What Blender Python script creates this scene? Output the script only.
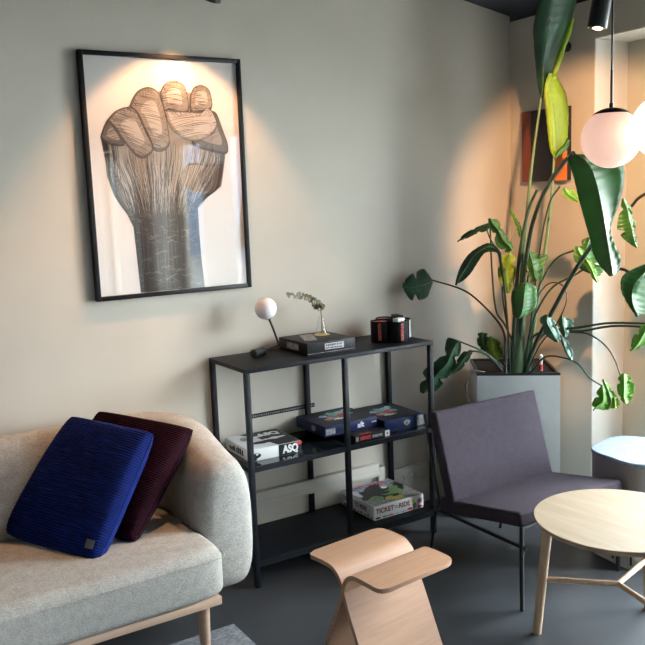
import bpy, bmesh, math, random
from mathutils import Vector, Matrix
for o in list(bpy.data.objects): bpy.data.objects.remove(o, do_unlink=True)
SC = bpy.context.scene; COL = SC.collection
PI = math.pi; sin, cos, rad = math.sin, math.cos, math.radians

# ------------------------------------------------------------------ camera
CAM_R=[0.847039, -0.530151, -0.038278]; CAM_U=[0.109394, 0.103402, 0.988606]; CAM_F=[0.520152, 0.841575, -0.145581]; CAM_LOC=[0.0, -3.33734, 1.6125]

cd = bpy.data.cameras.new('camera'); cam = bpy.data.objects.new('camera', cd); COL.objects.link(cam)
cd.sensor_width = 36; cd.lens = 826.96 / 645 * 36; cd.clip_start = .02
cam.matrix_world = Matrix(((CAM_R[0], CAM_U[0], -CAM_F[0], CAM_LOC[0]), (CAM_R[1], CAM_U[1], -CAM_F[1], CAM_LOC[1]),
                           (CAM_R[2], CAM_U[2], -CAM_F[2], CAM_LOC[2]), (0, 0, 0, 1)))
SC.camera = cam
SC.view_settings.view_transform = 'Standard'; SC.view_settings.look = 'None'; SC.view_settings.gamma = 1
SC.view_settings.use_curve_mapping = False; SC.view_settings.exposure = 0.0
# ------------------------------------------------------------------ daylight
w = bpy.data.worlds.new('sky'); SC.world = w; w.use_nodes = True
bg = w.node_tree.nodes['Background']; bg.inputs[0].default_value = (.90, .95, 1.0, 1); bg.inputs[1].default_value = 47
WIN = [(-.561, -2.35, .04), (-3.15, -5.4, .30), (-5.8, -7.9, .30)]      # y0, y1, sill height of the three window openings
WTOP = 2.331; XR = 3.305; YB = -8.4; XL = -3.2
for i, (y0, y1, z0) in enumerate(WIN):
    ld = bpy.data.lights.new('window_portal', 'AREA'); ld.shape = 'RECTANGLE'; ld.size = y0 - y1; ld.size_y = WTOP - z0; ld.cycles.is_portal = True
    lo = bpy.data.objects.new('window_portal', ld); COL.objects.link(lo)
    lo.matrix_world = Matrix.Translation((3.72, (y0+y1)/2, (z0+WTOP)/2)) @ Matrix(((0,0,1,0),(1,0,0,0),(0,1,0,0),(0,0,0,1)))
# strengths of the room's own lamps
SPOT_COL = (1.0, .53, .25)
E_POSTER, E_SOFA, E_PLANT, E_GLOBE_A, E_GLOBE_B = 30, 90, 165, .75, 2.8
random.seed(4)

# ------------------------------------------------------------------ materials
def mat(name, col, rough=.6, metal=0, vary=0, vscale=8, bump=0, bscale=60, stretch=(1,1,1), trans=0, sheen=0, coat=0, emit=None, estr=0, spec=.5, col2=None):
    m = bpy.data.materials.new(name); m.use_nodes = True; nt = m.node_tree; N = nt.nodes; L = nt.links
    p = N['Principled BSDF']; p.inputs['Base Color'].default_value = (*col, 1); p.inputs['Roughness'].default_value = rough
    p.inputs['Metallic'].default_value = metal; p.inputs['Specular IOR Level'].default_value = spec
    if sheen: p.inputs['Sheen Weight'].default_value = sheen; p.inputs['Sheen Roughness'].default_value = .5
    if coat: p.inputs['Coat Weight'].default_value = coat; p.inputs['Coat Roughness'].default_value = .15
    if emit: p.inputs['Emission Color'].default_value = (*emit, 1); p.inputs['Emission Strength'].default_value = estr
    tc = N.new('ShaderNodeTexCoord'); mp = N.new('ShaderNodeMapping'); mp.inputs['Scale'].default_value = stretch
    L.new(tc.outputs['Object'], mp.inputs['Vector'])
    if vary or col2:
        nz = N.new('ShaderNodeTexNoise'); nz.inputs['Scale'].default_value = vscale; nz.inputs['Detail'].default_value = 5
        L.new(mp.outputs[0], nz.inputs['Vector'])
        r = N.new('ShaderNodeValToRGB'); c2 = col2 or tuple(min(1, c*(1+vary)) for c in col); c1 = tuple(c*(1-vary) for c in col)
        r.color_ramp.elements[0].color = (*c1, 1); r.color_ramp.elements[1].color = (*c2, 1)
        r.color_ramp.elements[0].position = .35; r.color_ramp.elements[1].position = .65
        L.new(nz.outputs[0], r.inputs[0]); L.new(r.outputs[0], p.inputs['Base Color'])
    if bump:
        nb = N.new('ShaderNodeTexNoise'); nb.inputs['Scale'].default_value = bscale; nb.inputs['Detail'].default_value = 4
        L.new(mp.outputs[0], nb.inputs['Vector']); b = N.new('ShaderNodeBump'); b.inputs['Strength'].default_value = bump; b.inputs['Distance'].default_value = .004
        L.new(nb.outputs[0], b.inputs['Height']); L.new(b.outputs[0], p.inputs['Normal'])
    if trans:
        t = N.new('ShaderNodeBsdfTranslucent'); mx = N.new('ShaderNodeMixShader'); mx.inputs[0].default_value = trans
        if vary or col2: L.new(r.outputs[0], t.inputs[0])
        else: t.inputs[0].default_value = (*col, 1)
        L.new(p.outputs[0], mx.inputs[1]); L.new(t.outputs[0], mx.inputs[2]); L.new(mx.outputs[0], N['Material Output'].inputs[0])
    return m
def glassy(name, tint=(1,1,1), refl=None, ior=1.5, rough=0.0):
    m = bpy.data.materials.new(name); m.use_nodes = True; nt = m.node_tree; N = nt.nodes; L = nt.links
    N.remove(N['Principled BSDF'])
    t = N.new('ShaderNodeBsdfTransparent'); t.inputs[0].default_value = (*tint, 1)
    g = N.new('ShaderNodeBsdfGlossy'); g.inputs['Roughness'].default_value = rough
    f = N.new('ShaderNodeFresnel'); ge = N.new('ShaderNodeNewGeometry'); im = N.new('ShaderNodeMapRange')
    im.inputs['To Min'].default_value = ior; im.inputs['To Max'].default_value = 1/ior; L.new(ge.outputs['Backfacing'], im.inputs['Value']); L.new(im.outputs[0], f.inputs[0])
    mx = N.new('ShaderNodeMixShader'); L.new(f.outputs[0], mx.inputs[0]); L.new(t.outputs[0], mx.inputs[1]); L.new(g.outputs[0], mx.inputs[2])
    L.new(mx.outputs[0], N['Material Output'].inputs[0]); return m
def wood(name, c1, c2, rough=.45, scale=(1, 14, 14)):
    m = bpy.data.materials.new(name); m.use_nodes = True; nt = m.node_tree; N = nt.nodes; L = nt.links; p = N['Principled BSDF']
    tc = N.new('ShaderNodeTexCoord'); mp = N.new('ShaderNodeMapping'); mp.inputs['Scale'].default_value = scale; L.new(tc.outputs['Object'], mp.inputs['Vector'])
    n1 = N.new('ShaderNodeTexNoise'); n1.inputs['Scale'].default_value = 3.0; n1.inputs['Detail'].default_value = 8; n1.inputs['Distortion'].default_value = .6
    L.new(mp.outputs[0], n1.inputs['Vector']); r = N.new('ShaderNodeValToRGB')
    r.color_ramp.elements[0].color = (*c1, 1); r.color_ramp.elements[1].color = (*c2, 1); r.color_ramp.elements[0].position = .3; r.color_ramp.elements[1].position = .7
    L.new(n1.outputs[0], r.inputs[0]); L.new(r.outputs[0], p.inputs['Base Color']); p.inputs['Roughness'].default_value = rough
    b = N.new('ShaderNodeBump'); b.inputs['Strength'].default_value = .05; L.new(n1.outputs[0], b.inputs['Height']); L.new(b.outputs[0], p.inputs['Normal'])
    return m
def weave(name, c1, c2, scale=420, rough=.9, bump=.35):
    m = bpy.data.materials.new(name); m.use_nodes = True; nt = m.node_tree; N = nt.nodes; L = nt.links; p = N['Principled BSDF']
    tc = N.new('ShaderNodeTexCoord'); nz = N.new('ShaderNodeTexNoise'); nz.inputs['Scale'].default_value = scale; nz.inputs['Detail'].default_value = 3
    mp = N.new('ShaderNodeMapping'); mp.inputs['Scale'].default_value = (.35, 1, 1); L.new(tc.outputs['Object'], mp.inputs['Vector']); L.new(mp.outputs[0], nz.inputs['Vector'])
    n2 = N.new('ShaderNodeTexNoise'); n2.inputs['Scale'].default_value = 30; n2.inputs['Detail'].default_value = 4; L.new(tc.outputs['Object'], n2.inputs['Vector'])
    ad = N.new('ShaderNodeMath'); ad.operation = 'MULTIPLY_ADD'; ad.inputs[1].default_value = .35; L.new(n2.outputs[0], ad.inputs[0]); L.new(nz.outputs[0], ad.inputs[2])
    r = N.new('ShaderNodeValToRGB'); r.color_ramp.elements[0].color = (*c1, 1); r.color_ramp.elements[1].color = (*c2, 1)
    r.color_ramp.elements[0].position = .45; r.color_ramp.elements[1].position = .9
    L.new(ad.outputs[0], r.inputs[0]); L.new(r.outputs[0], p.inputs['Base Color']); p.inputs['Roughness'].default_value = rough; p.inputs['Specular IOR Level'].default_value = .2
    b = N.new('ShaderNodeBump'); b.inputs['Strength'].default_value = bump; b.inputs['Distance'].default_value = .002
    L.new(nz.outputs[0], b.inputs['Height']); L.new(b.outputs[0], p.inputs['Normal']); return m
M = {}
M['wall'] = mat('wall_plaster', (.53, .495, .43), .8, vary=.035, vscale=3, bump=.05, bscale=90)
M['wall_white'] = mat('reveal_paint', (.66, .66, .62), .6, vary=.02)
M['ceiling'] = mat('ceiling_dark', (.018, .022, .035), .7, vary=.1)
M['floor'] = mat('floor_linoleum', (.050, .055, .062), .30, vary=.12, vscale=2.5, bump=.04, bscale=35)
M['frame_beige'] = mat('window_frame_paint', (.50, .49, .42), .5)
M['black'] = mat('black_powder_coat', (.006, .008, .011), .42, vary=.15, vscale=20)
M['shelf'] = mat('shelf_steel', (.005, .0075, .012), .5, vary=.15, vscale=12, spec=.22)
M['blackframe'] = mat('black_frame', (.004, .005, .007), .5, spec=.3)
M['smoke'] = mat('smoked_glass_shelf', (.012, .015, .018), .06, spec=.6, coat=.2)
M['wall_far'] = mat('wall_low_bounce', (.36, .35, .33), .8, vary=.03)  # unseen left and front walls, toned darker to cut bounced light
M['paper'] = mat('poster_paper', (.70, .66, .63), .8)
M['ink1'] = mat('ink_dark', (.045, .040, .038), .8)
M['ink2'] = mat('ink_mid', (.11, .095, .085), .8)
M['ink3'] = mat('ink_light', (.29, .25, .215), .8)
M['ink4'] = mat('ink_pale', (.46, .41, .365), .8)
M['glass'] = glassy('clear_glass')
M['pane'] = glassy('window_glass', (.97, .99, .98))
M['sofa'] = weave('sofa_fabric', (.245, .24, .222), (.49, .48, .45))
M['sofawood'] = wood('sofa_wood', (.42, .29, .21), (.52, .37, .28))
M['blue'] = mat('blue_knit', (.003, .012, .11), .9, spec=.15, vary=.2, vscale=25)
M['wine'] = mat('wine_knit', (.018, .003, .008), .95, spec=.1, vary=.25, vscale=25)
M['tag'] = mat('grey_tag', (.12, .12, .13), .7)
M['chair'] = weave('chair_fabric', (.026, .021, .030), (.050, .040, .054), 500)
M['ply'] = wood('plywood', (.40, .215, .125), (.46, .265, .165), .5, (2, 30, 30))
M['plyedge'] = wood('plywood_edge', (.30, .17, .10), (.42, .26, .16), .5, (2, 8, 60))
M['oak'] = wood('oak', (.24, .18, .118), (.30, .235, .165), .55, (9, 1.2, 9))
M['oakedge'] = wood('oak_edge', (.30, .19, .11), (.42, .28, .17), .5, (9, 9, 2))
M['oakleg'] = wood('oak_leg', (.45, .31, .20), (.56, .41, .28), .4, (14, 14, 1.5))
M['steel'] = mat('brushed_steel', (.50, .51, .52), .33, metal=.85, vary=.04, stretch=(1, 1, 30), vscale=3)
M['soil'] = mat('soil', (.012, .010, .009), .95, bump=1, bscale=60)
M['planter'] = mat('planter_silver', (.66, .69, .70), .38, metal=.15, vary=.03)
M['rim'] = mat('planter_rim', (.02, .022, .026), .4)
M['white'] = mat('white_plastic', (.72, .71, .68), .4)
M['offwhite'] = mat('offwhite_box', (.62, .61, .57), .6)
M['trunk'] = mat('trunking_paint', (.50, .48, .43), .55)
M['leaf_dark'] = mat('leaf_dark_green', (.016, .066, .030), .42, trans=.12, vary=.3, vscale=9)
M['leaf_mid'] = mat('leaf_green', (.038, .15, .032), .42, trans=.3, vary=.3, vscale=9)
M['leaf_bright'] = mat('leaf_light_green', (.14, .36, .035), .4, trans=.4, vary=.25, vscale=9)
M['leaf_yellow'] = mat('leaf_yellow', (.28, .43, .022), .4, trans=.4, vary=.2, vscale=14, stretch=(1, 1, .3))
M['leaf_grey'] = mat('leaf_glossy_green', (.07, .17, .12), .22, trans=.15, vary=.35, vscale=14)
M['midrib'] = mat('midrib_pale', (.12, .22, .09), .4)
M['stem'] = mat('stem_green', (.020, .050, .026), .4, vary=.2)
M['stem_pale'] = mat('stem_pale_green', (.10, .17, .075), .4, vary=.25, stretch=(1, 1, .2))
M['stem_brown'] = mat('stem_brown', (.03, .022, .02), .5, vary=.2)
M['cable'] = mat('cable_black', (.008, .008, .012), .5)
M['opalA'] = mat('opal_glass_dim', (.80, .62, .55), .28, emit=(1, .60, .47), estr=E_GLOBE_A)
M['opalB'] = mat('opal_glass_lit', (.9, .8, .72), .28, emit=(1, .74, .52), estr=E_GLOBE_B)
M['opalC'] = mat('opal_glass_off', (.78, .76, .78), .3)
M['terrazzo'] = mat('terrazzo_top', (.27, .32, .37), .5, col2=(.17, .225, .30), vscale=85)
M['stonewhite'] = mat('stone_plinth', (.58, .57, .54), .6, vary=.1)
M['stool_body'] = mat('stool_metal', (.26, .25, .25), .42, metal=.35)
M['rug'] = weave('rug_wool', (.10, .11, .13), (.30, .31, .34), 160, .95, .9)
M['orange'] = mat('panel_orange', (.80, .20, .03), .6)
M['rust'] = mat('panel_rust', (.17, .045, .028), .6)
M['navyblack'] = mat('panel_black', (.010, .012, .022), .5)
M['navy'] = mat('box_navy', (.011, .019, .075), .45, vary=.15, spec=.3)
M['navytop'] = mat('box_navy_top', (.014, .017, .030), .5, vary=.3, vscale=30, spec=.25)
M['boxblack'] = mat('box_black', (.008, .009, .012), .5, vary=.2, spec=.25)
M['boxwhite'] = mat('box_white', (.70, .71, .72), .5)
M['boxgrey'] = mat('box_grey_print', (.22, .22, .23), .5, vary=.4, vscale=60)
M['silver'] = mat('box_silver_print', (.42, .42, .43), .45, vary=.15, vscale=60)
M['red'] = mat('print_red', (.55, .04, .035), .5)
M['teal'] = mat('print_teal', (.10, .38, .30), .5, vary=.4, vscale=90)
M['sky'] = mat('print_blue', (.25, .42, .60), .5, vary=.3, vscale=60)
M['yellow'] = mat('print_yellow', (.62, .50, .10), .5)
M['greenp'] = mat('print_green', (.13, .22, .08), .5, vary=.3, vscale=60)
M['rubber'] = mat('tin_black', (.006, .008, .011), .55, bump=.3, bscale=200, spec=.25)
M['redspeck'] = mat('tin_red_speckle', (.05, .012, .012), .5, col2=(.70, .13, .10), vscale=160)
M['eucalyptus'] = mat('eucalyptus_leaf', (.17, .19, .13), .6, vary=.4, vscale=40)
M['eucabrown'] = mat('eucalyptus_leaf_brown', (.20, .14, .08), .6, vary=.4, vscale=40)
M['curtain'] = mat('sheer_curtain', (.80, .79, .77), .9, trans=.55)
M['outside'] = mat('pavement', (.22, .22, .21), .9, vary=.2)
M['sky_blocker'] = mat('sky_blocker_blue_grey', (.09, .13, .19), .8, vary=.1)

# ------------------------------------------------------------------ mesh builder
def crom(pts, n):
    pts = [Vector(p) for p in pts]
    if len(pts) < 3: return [pts[0].lerp(pts[-1], i/n) for i in range(n+1)]
    q = [pts[0]*2-pts[1]] + pts + [pts[-1]*2-pts[-2]]; out = []; m = len(pts)-1
    for i in range(n+1):
        t = i/n*m; k = min(int(t), m-1); u = t-k; a, b, c, d = q[k:k+4]
        out.append(.5*((2*b)+(c-a)*u+(2*a-5*b+4*c-d)*u*u+(3*b-a-3*c+d)*u**3))
    return out
class MB:
    def __init__(s, off=(0,0,0)): s.v = []; s.f = []; s.mi = []; s.off = Vector(off)
    def add(s, vs, fs, mi=0):
        k = len(s.v); s.v += [Vector(p)-s.off for p in vs]
        for f in fs: s.f.append([i+k for i in f]); s.mi.append(mi)
        return s
    def box(s, x0, x1, y0, y1, z0, z1, mi=0, bev=0, seg=2, M4=None):
        bm = bmesh.new(); bmesh.ops.create_cube(bm, size=1)
        for v in bm.verts: v.co = Vector(((x0+x1)/2+v.co.x*abs(x1-x0), (y0+y1)/2+v.co.y*abs(y1-y0), (z0+z1)/2+v.co.z*abs(z1-z0)))
        if bev: bmesh.ops.bevel(bm, geom=bm.edges[:], offset=bev, segments=seg, profile=.5, affect='EDGES')
        if M4: bmesh.ops.transform(bm, matrix=M4, verts=bm.verts)
        bm.verts.index_update(); s.add([v.co.copy() for v in bm.verts], [[v.index for v in f.verts] for f in bm.faces], mi); bm.free(); return s
    def loft(s, loops, cap=True, mi=0, closed=True):
        n = len(loops[0]); vs = [p for l in loops for p in l]; fs = []
        for i in range(len(loops)-1):
            for j in range(n if closed else n-1): a = i*n+j; b = i*n+(j+1) % n; fs.append([a, b, b+n, a+n])
        if cap: fs.append(list(range(n))[::-1]); fs.append([(len(loops)-1)*n+j for j in range(n)])
        return s.add(vs, fs, mi)
    def tube(s, pts, r0, r1=None, n=8, mi=0, sub=0, sq=False):
        r1 = r0 if r1 is None else r1; P = crom(pts, sub) if sub else [Vector(p) for p in pts]; loops = []; up = None
        for i, p in enumerate(P):
            t = (P[min(i+1, len(P)-1)]-P[max(i-1, 0)]).normalized()
            if up is None: up = t.orthogonal().normalized()
            up = (up-t*up.dot(t)).normalized(); sd = t.cross(up); r = r0+(r1-r0)*i/(len(P)-1)
            loops.append([p+(up*cos(2*PI*j/n)+sd*sin(2*PI*j/n))*r for j in range(n)])
        return s.loft(loops, True, mi)
    def lathe(s, prof, c=(0,0,0), n=32, mi=0, cap=True, M4=None):
        M4 = M4 or Matrix(); loops = [[M4 @ Vector((r*cos(2*PI*j/n), r*sin(2*PI*j/n), z))+Vector(c) for j in range(n)] for r, z in prof]
        return s.loft(loops, cap, mi)
    def sphere(s, c, r, n=32, m=18, mi=0, z0=-1., z1=1.):
        prof = []
        for i in range(m+1):
            a = math.asin(z0)+(math.asin(z1)-math.asin(z0))*i/m; prof.append((max(r*cos(a), 1e-4), r*sin(a)))
        return s.lathe(prof, c, n, mi)
    def quad(s, a, b, c, d, mi=0): return s.add([a, b, c, d], [[0, 1, 2, 3]], mi)
    def build(s, name, mats, parent=None, smooth=True, angle=35):
        me = bpy.data.meshes.new(name); me.from_pydata([tuple(v) for v in s.v], [], s.f)
        for m in (mats if isinstance(mats, (list, tuple)) else [mats]): me.materials.append(m)
        for p, k in zip(me.polygons, s.mi): p.material_index = k
        bm = bmesh.new(); bm.from_mesh(me); bmesh.ops.recalc_face_normals(bm, faces=bm.faces)
        if smooth:
            for f in bm.faces: f.smooth = True
            for e in bm.edges:
                if len(e.link_faces) == 2 and e.calc_face_angle(0) > rad(angle): e.smooth = False
        bm.to_mesh(me); bm.free()
        o = bpy.data.objects.new(name, me); COL.objects.link(o)
        if parent: o.parent = parent
        return o
def tag(o, label, cat, group=None):
    o['label'] = label; o['category'] = cat
    if group: o['group'] = group
    return o
def thing(name, label, cat, loc=(0,0,0), rz=0, group=None):
    o = bpy.data.objects.new(name, None); COL.objects.link(o); o.location = loc; o.rotation_euler = (0, 0, rz); o.empty_display_size = .1
    return tag(o, label, cat, group)
def struct(o): o['kind'] = 'structure'; return o
def plab(o, l): o['label'] = l; return o
def text(s, size, mt, name, parent, loc, rot, depth=.0006, sx=1, align='CENTER', bold=0):
    cu = bpy.data.curves.new(name, 'FONT'); cu.body = s; cu.size = size; cu.extrude = depth; cu.align_x = align; cu.align_y = 'CENTER'; cu.offset = bold
    t = bpy.data.objects.new(name, cu); COL.objects.link(t); dg = bpy.context.evaluated_depsgraph_get(); dg.update()
    me = bpy.data.meshes.new_from_object(t.evaluated_get(dg)); bpy.data.objects.remove(t)
    me.materials.clear(); me.materials.append(mt)
    o = bpy.data.objects.new(name, me); COL.objects.link(o); o.parent = parent; o.location = loc; o.rotation_euler = rot; o.scale = (sx, 1, 1); return o
UPR = (PI/2, 0, 0)

# ------------------------------------------------------------------ the room
def ceil_z(x): return 2.542+.166*(XR-x)
struct(MB().box(XL-.2, XR+.3, YB-.2, .2, -.12, 0).build('floor', M['floor'], smooth=False))
def prism_y(poly, y0, y1): return MB().loft([[Vector((x, y0, z)) for x, z in poly], [Vector((x, y1, z)) for x, z in poly]])
wp = [(XL, 0), (XR, 0), (XR, ceil_z(XR)), (XL, ceil_z(XL))]
struct(prism_y(wp, 0, .2).build('wall_back', M['wall'], smooth=False))
struct(prism_y(wp, YB, YB-.2).build('wall_front', M['wall_far'], smooth=False))
struct(MB().box(XL-.2, XL, YB-.2, .2, 0, ceil_z(XL)+.02).build('wall_left', M['wall_far'], smooth=False))
cp = [(XL-.2, ceil_z(XL-.2)), (XR+.35, ceil_z(XR+.35)), (XR+.35, ceil_z(XR+.35)+.25), (XL-.2, ceil_z(XL-.2)+.25)]
struct(prism_y(cp, .2, YB-.2).build('ceiling', M['ceiling'], smooth=False))
X2 = XR+.30; zt = ceil_z(X2)+.02
wr = MB(); ys = [.2]+[v for a, b, _ in WIN for v in (a, b)]+[YB-.2]
for k in range(0, len(ys), 2): wr.box(XR, X2, ys[k+1], ys[k], 0, zt)
for a, b, z0 in WIN:
    wr.box(XR, X2, b, a, WTOP, zt)
    if z0 > 0: wr.box(XR, X2, b, a, 0, z0)
struct(wr.build('wall_right', M['wall'], smooth=False))
for i, (a, b, z0) in enumerate(WIN):
    t = bpy.data.objects.new(f'window_{i+1}', None); COL.objects.link(t); t.location = (X2, (a+b)/2, z0); struct(t); f = MB(t.location); g = MB(t.location); lin = MB(t.location)
    fx0, fx1, fw = X2-.06, X2-.0, .14
    fa = .46 if i == 0 else fw  # first window: corner-side strip widened out of view to cut daylight on the reveal
    f.box(fx0, fx1, a-fa, a, z0, WTOP, 0, .004); f.box(fx0, fx1, b, b+fw, z0, WTOP, 0, .004); f.box(fx0, fx1, b+fw, a-fa, WTOP-.08, WTOP, 0, .004); f.box(fx0, fx1, b+fw, a-fa, z0, z0+.10, 0, .004)
    mid = (a-fa+fw+b)/2; f.box(fx0, fx1, mid-.06, mid+.06, z0+.1, WTOP-.08, 0, .004)
    f.build('window_frame', M['frame_beige'], t)
    g.box(X2-.035, X2-.029, b+fw, mid-.06, z0+.1, WTOP-.08); g.box(X2-.035, X2-.029, mid+.06, a-fa, z0+.1, WTOP-.08); g.build('window_pane', M['pane'], t, smooth=False)
    lin.box(XR+.002, fx0, a-.004, a, z0+.004, WTOP-.004); lin.box(XR+.002, fx0, b, b+.004, z0+.004, WTOP-.004); lin.box(XR+.002, fx0, b, a, WTOP-.004, WTOP); lin.box(XR+.002, fx0, b, a, z0, z0+.004)
    lin.build('reveal_lining', M['wall_white'], t, smooth=False)
struct(MB().box(X2+.3, 40, -40, 30, -.6, -.5).build('ground', M['outside'], smooth=False))
struct(MB().box(14, 18, -75, -17, -.5, 15).build('sky_blocker_facade', M['sky_blocker'], smooth=False))  # unseen block, shaped and toned to dim the sky mirrored in the poster glass
# sheer curtains at the two far windows (they show in the poster's glass)
for j, (y0, y1) in enumerate([(-3.4, -3.95), (-5.1, -5.75), (-5.8, -6.5), (-7.2, -8.0)]):
    c = MB(); n = 90; rows = []
    for k in range(5):
        z = .03+k*(2.36-.03)/4
        rows.append([Vector((XR-.07+.028*sin(i*.9)+.006*sin(i*.37+k), y0+(y1-y0)*i/n, z)) for i in range(n+1)])
    c.loft(rows, False, 0, False); o = c.build('sheer_curtain', M['curtain'])
    tag(o, 'white sheer curtain at the ' + ['near edge of the middle window', 'far edge of the middle window', 'near edge of the far window', 'far edge of the far window'][j], 'curtain', 'sheer curtains at the far windows')

# ------------------------------------------------------------------ sofa
SO = thing('sofa', 'light grey-beige upholstered sofa with rounded wrap-around back on wooden frame', 'sofa', (.1, -.4, 0))
of = SO.location
def sofa_band():
    mb = MB(of); path = []
    xr, xl, yb, yf, R = 1.228, -1.013, -.132, -.635, .20
    def arc(cx, cy, a0, a1, n): return [(cx+R*cos(rad(a0+(a1-a0)*i/n)), cy+R*sin(rad(a0+(a1-a0)*i/n))) for i in range(n+1)]
    for e in (0, .008, .022, .045, .07, .10, .16, .24): path.append((xl, yf+e))
    path += arc(xl+R, yb-R, 180, 90, 10)
    for i in range(1, 20): path.append((xl+R+(xr-xl-2*R)*i/20, yb))
    path += arc(xr-R, yb-R, 90, 0, 10)
    for e in (.24, .16, .10, .07, .045, .022, .008, 0): path.append((xr, yf+e))
    loops = []; L = len(path)
    for i, (x, y) in enumerate(path):
        a = Vector(path[max(i-1, 0)]); b = Vector(path[min(i+1, L-1)]); t = (b-a).normalized(); nrm = Vector((t.y, -t.x))
        d = y-yf if (x > xr-.02 or x < xl+.02) else 1
        r = .075; sc = math.sqrt(max(0, 1-((r-d)/r)**2)) if d < r else 1
        sc = .45+.55*sc
        k = min(1, max(0, (y-yf)/(yb-yf))); k = k*k*(3-2*k)
        top = .672+(.782-.672)*k; bot = .165; hz = (top-bot)/2; cz = (top+bot)/2; ht = .121
        zz = 1-(1-sc)*ht/hz*.9
        ring = []; m = 44
        for j in range(m):
            an = 2*PI*j/m; ca, sa = cos(an), sin(an); pw = 2/3.6 if sa < 0 else 2/2.7
            u = math.copysign(abs(ca)**pw, ca)*ht*sc; v = math.copysign(abs(sa)**pw, sa)*hz*zz
            ring.append(Vector((x-nrm.x*u, y-nrm.y*u, cz+v)))
        loops.append(ring)
    return mb.loft(loops)
sofa_band().build('backrest', M['sofa'], SO, angle=60)
def soft_block(off, x0, x1, y0, y1, z0, z1, ex=14, ez=3.2, crown=.02, nx=40, wr=0):
    """a cushion with rounded edges and a slightly crowned top"""
    mb = MB(off); loops = []; cx, cy = (x0+x1)/2, (y0+y1)/2; hx, hy, hz = (x1-x0)/2, (y1-y0)/2, (z1-z0)/2; N = 120
    def ring(shr, z, cr):
        out = []
        for j in range(N):
            a = 2*PI*j/N; p = 2/ex; u = math.copysign(abs(cos(a))**p, cos(a)); v = math.copysign(abs(sin(a))**p, sin(a))
            X = (hx-shr)*u; Y = (hy-shr)*v
            out.append(Vector((cx+X, cy+Y, z+cr)))
        return out
    r = min(hz, .055)
    for i in range(7): a = rad(-90+90*i/6); loops.append(ring(.03*(1-cos(a)), z0+.03+.03*sin(a), 0))
    for i in range(9): a = rad(90*i/8); loops.append(ring(r*(1-cos(a)), z1-r+r*sin(a), 0))
    for q in (.1, .2, .4, .7, .97): loops.append([Vector((cx+(p.x-cx)*(1-q), cy+(p.y-cy)*(1-q), p.z+crown*(1-(1-q)**2))) for p in ring(r, z1, 0)])
    return mb.loft(loops)
soft_block(of, -.93, 1.142, -.805, -.20, .242, .425).build('seat_cushion', M['sofa'], SO, angle=60)
MB(of).tube([(-.9, -.8055, .388), (.4, -.8065, .386), (1.06, -.8045, .392), (1.125, -.797, .394), (1.141, -.74, .394)], .0018, sub=30).build('seam', M['sofa'], SO)
fr = MB(of); fr.box(-.93, 1.115, -.79, -.76, .213, .244, 0, .006); fr.box(1.085, 1.115, -.76, -.14, .213, .244, 0, .006); fr.box(-.93, -.90, -.76, -.14, .213, .244, 0, .006); fr.box(-.90, 1.085, -.17, -.14, .213, .244, 0, .006); fr.box(-.90, 1.085, -.76, -.17, .225, .242)
fr.build('frame', M['sofawood'], SO)
for x, y in ((1.058, -.745), (-.87, -.745), (1.058, -.19), (-.87, -.19)):
    MB(of).lathe([(.015, 0), (.0175, .01), (.023, .2), (.023, .215)], (x, y, 0), 20).build('leg', M['sofawood'], SO)

def pillow(name, label, corners, T, K, mt, loc, tagm=None):
    t = thing(name, label, 'cushion', loc)
    bb, bl, bt, br = [Vector(c) for c in corners]; n = (br-bb).cross(bl-bb).normalized(); mb = MB(loc)
    NU, NV = 44, K*6; mid = (bb+bl+bt+br)/4
    def pt(u, v, side):
        p = bb.lerp(bl, u).lerp(br.lerp(bt, u), v)
        a = 1-abs(2*u-1)**3; b = 1-abs(2*v-1)**3
        pinch = .035*(1-a)*0+.012*(a*(1-b)+b*(1-a))
        p = p.lerp(mid, pinch)
        s_, t_ = 2*u-1, 2*v-1; p = p.lerp(mid, .018*(abs(s_*t_))**5)+Vector((0, 0, -.016*a*(1-v)**2))
        th = T*(max(a, 0)*max(b, 0))**.36; rib = .0036*abs(sin(PI*K*v))*(1 if a > .02 else 0)
        return p+n*side*(th+rib+.0015)
    for side in (1, -1):
        g = [[pt(i/NU, j/NV, side) for i in range(NU+1)] for j in range(NV+1)]
        mb.loft(g, False, 0, False)
    if tagm:
        a_, b_, c_, d_ = pt(.045, .085, 1), pt(.105, .085, 1), pt(.105, .145, 1), pt(.045, .145, 1)
        MB(loc).loft([[q+n*.0015 for q in (a_, b_, c_, d_)], [q+n*.0035 for q in (a_, b_, c_, d_)]]).build('tag', tagm, t, smooth=False)
    mb.build('cover', mt, t, angle=80); return t
bp = pillow('throw_pillow', 'royal blue ribbed throw pillow leaning in the corner of the sofa', [(.728, -.645, .412), (.502, -.205, .446), (.800, -.195, .832), (1.005, -.52, .80)], .066, 52, M['blue'], (.62, -.42, .44), M['tag'])
pillow('throw_pillow', 'dark wine red throw pillow behind the blue one', [(.880, -.585, .435), (.690, -.20, .470), (.905, -.185, .83), (1.185, -.46, .768)], .064, 52, M['wine'], (.8, -.36, .44))

# ------------------------------------------------------------------ rug
rg = MB((.3, -1.5, 0)); rg.box(-.9, 1.245, -2.3, -.585, .0005, .011, 0, .004)
tag(rg.build('rug', M['rug']), 'dark grey flat-woven rug under the front of the sofa', 'rug').location = (.3, -1.5, 0)

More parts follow.
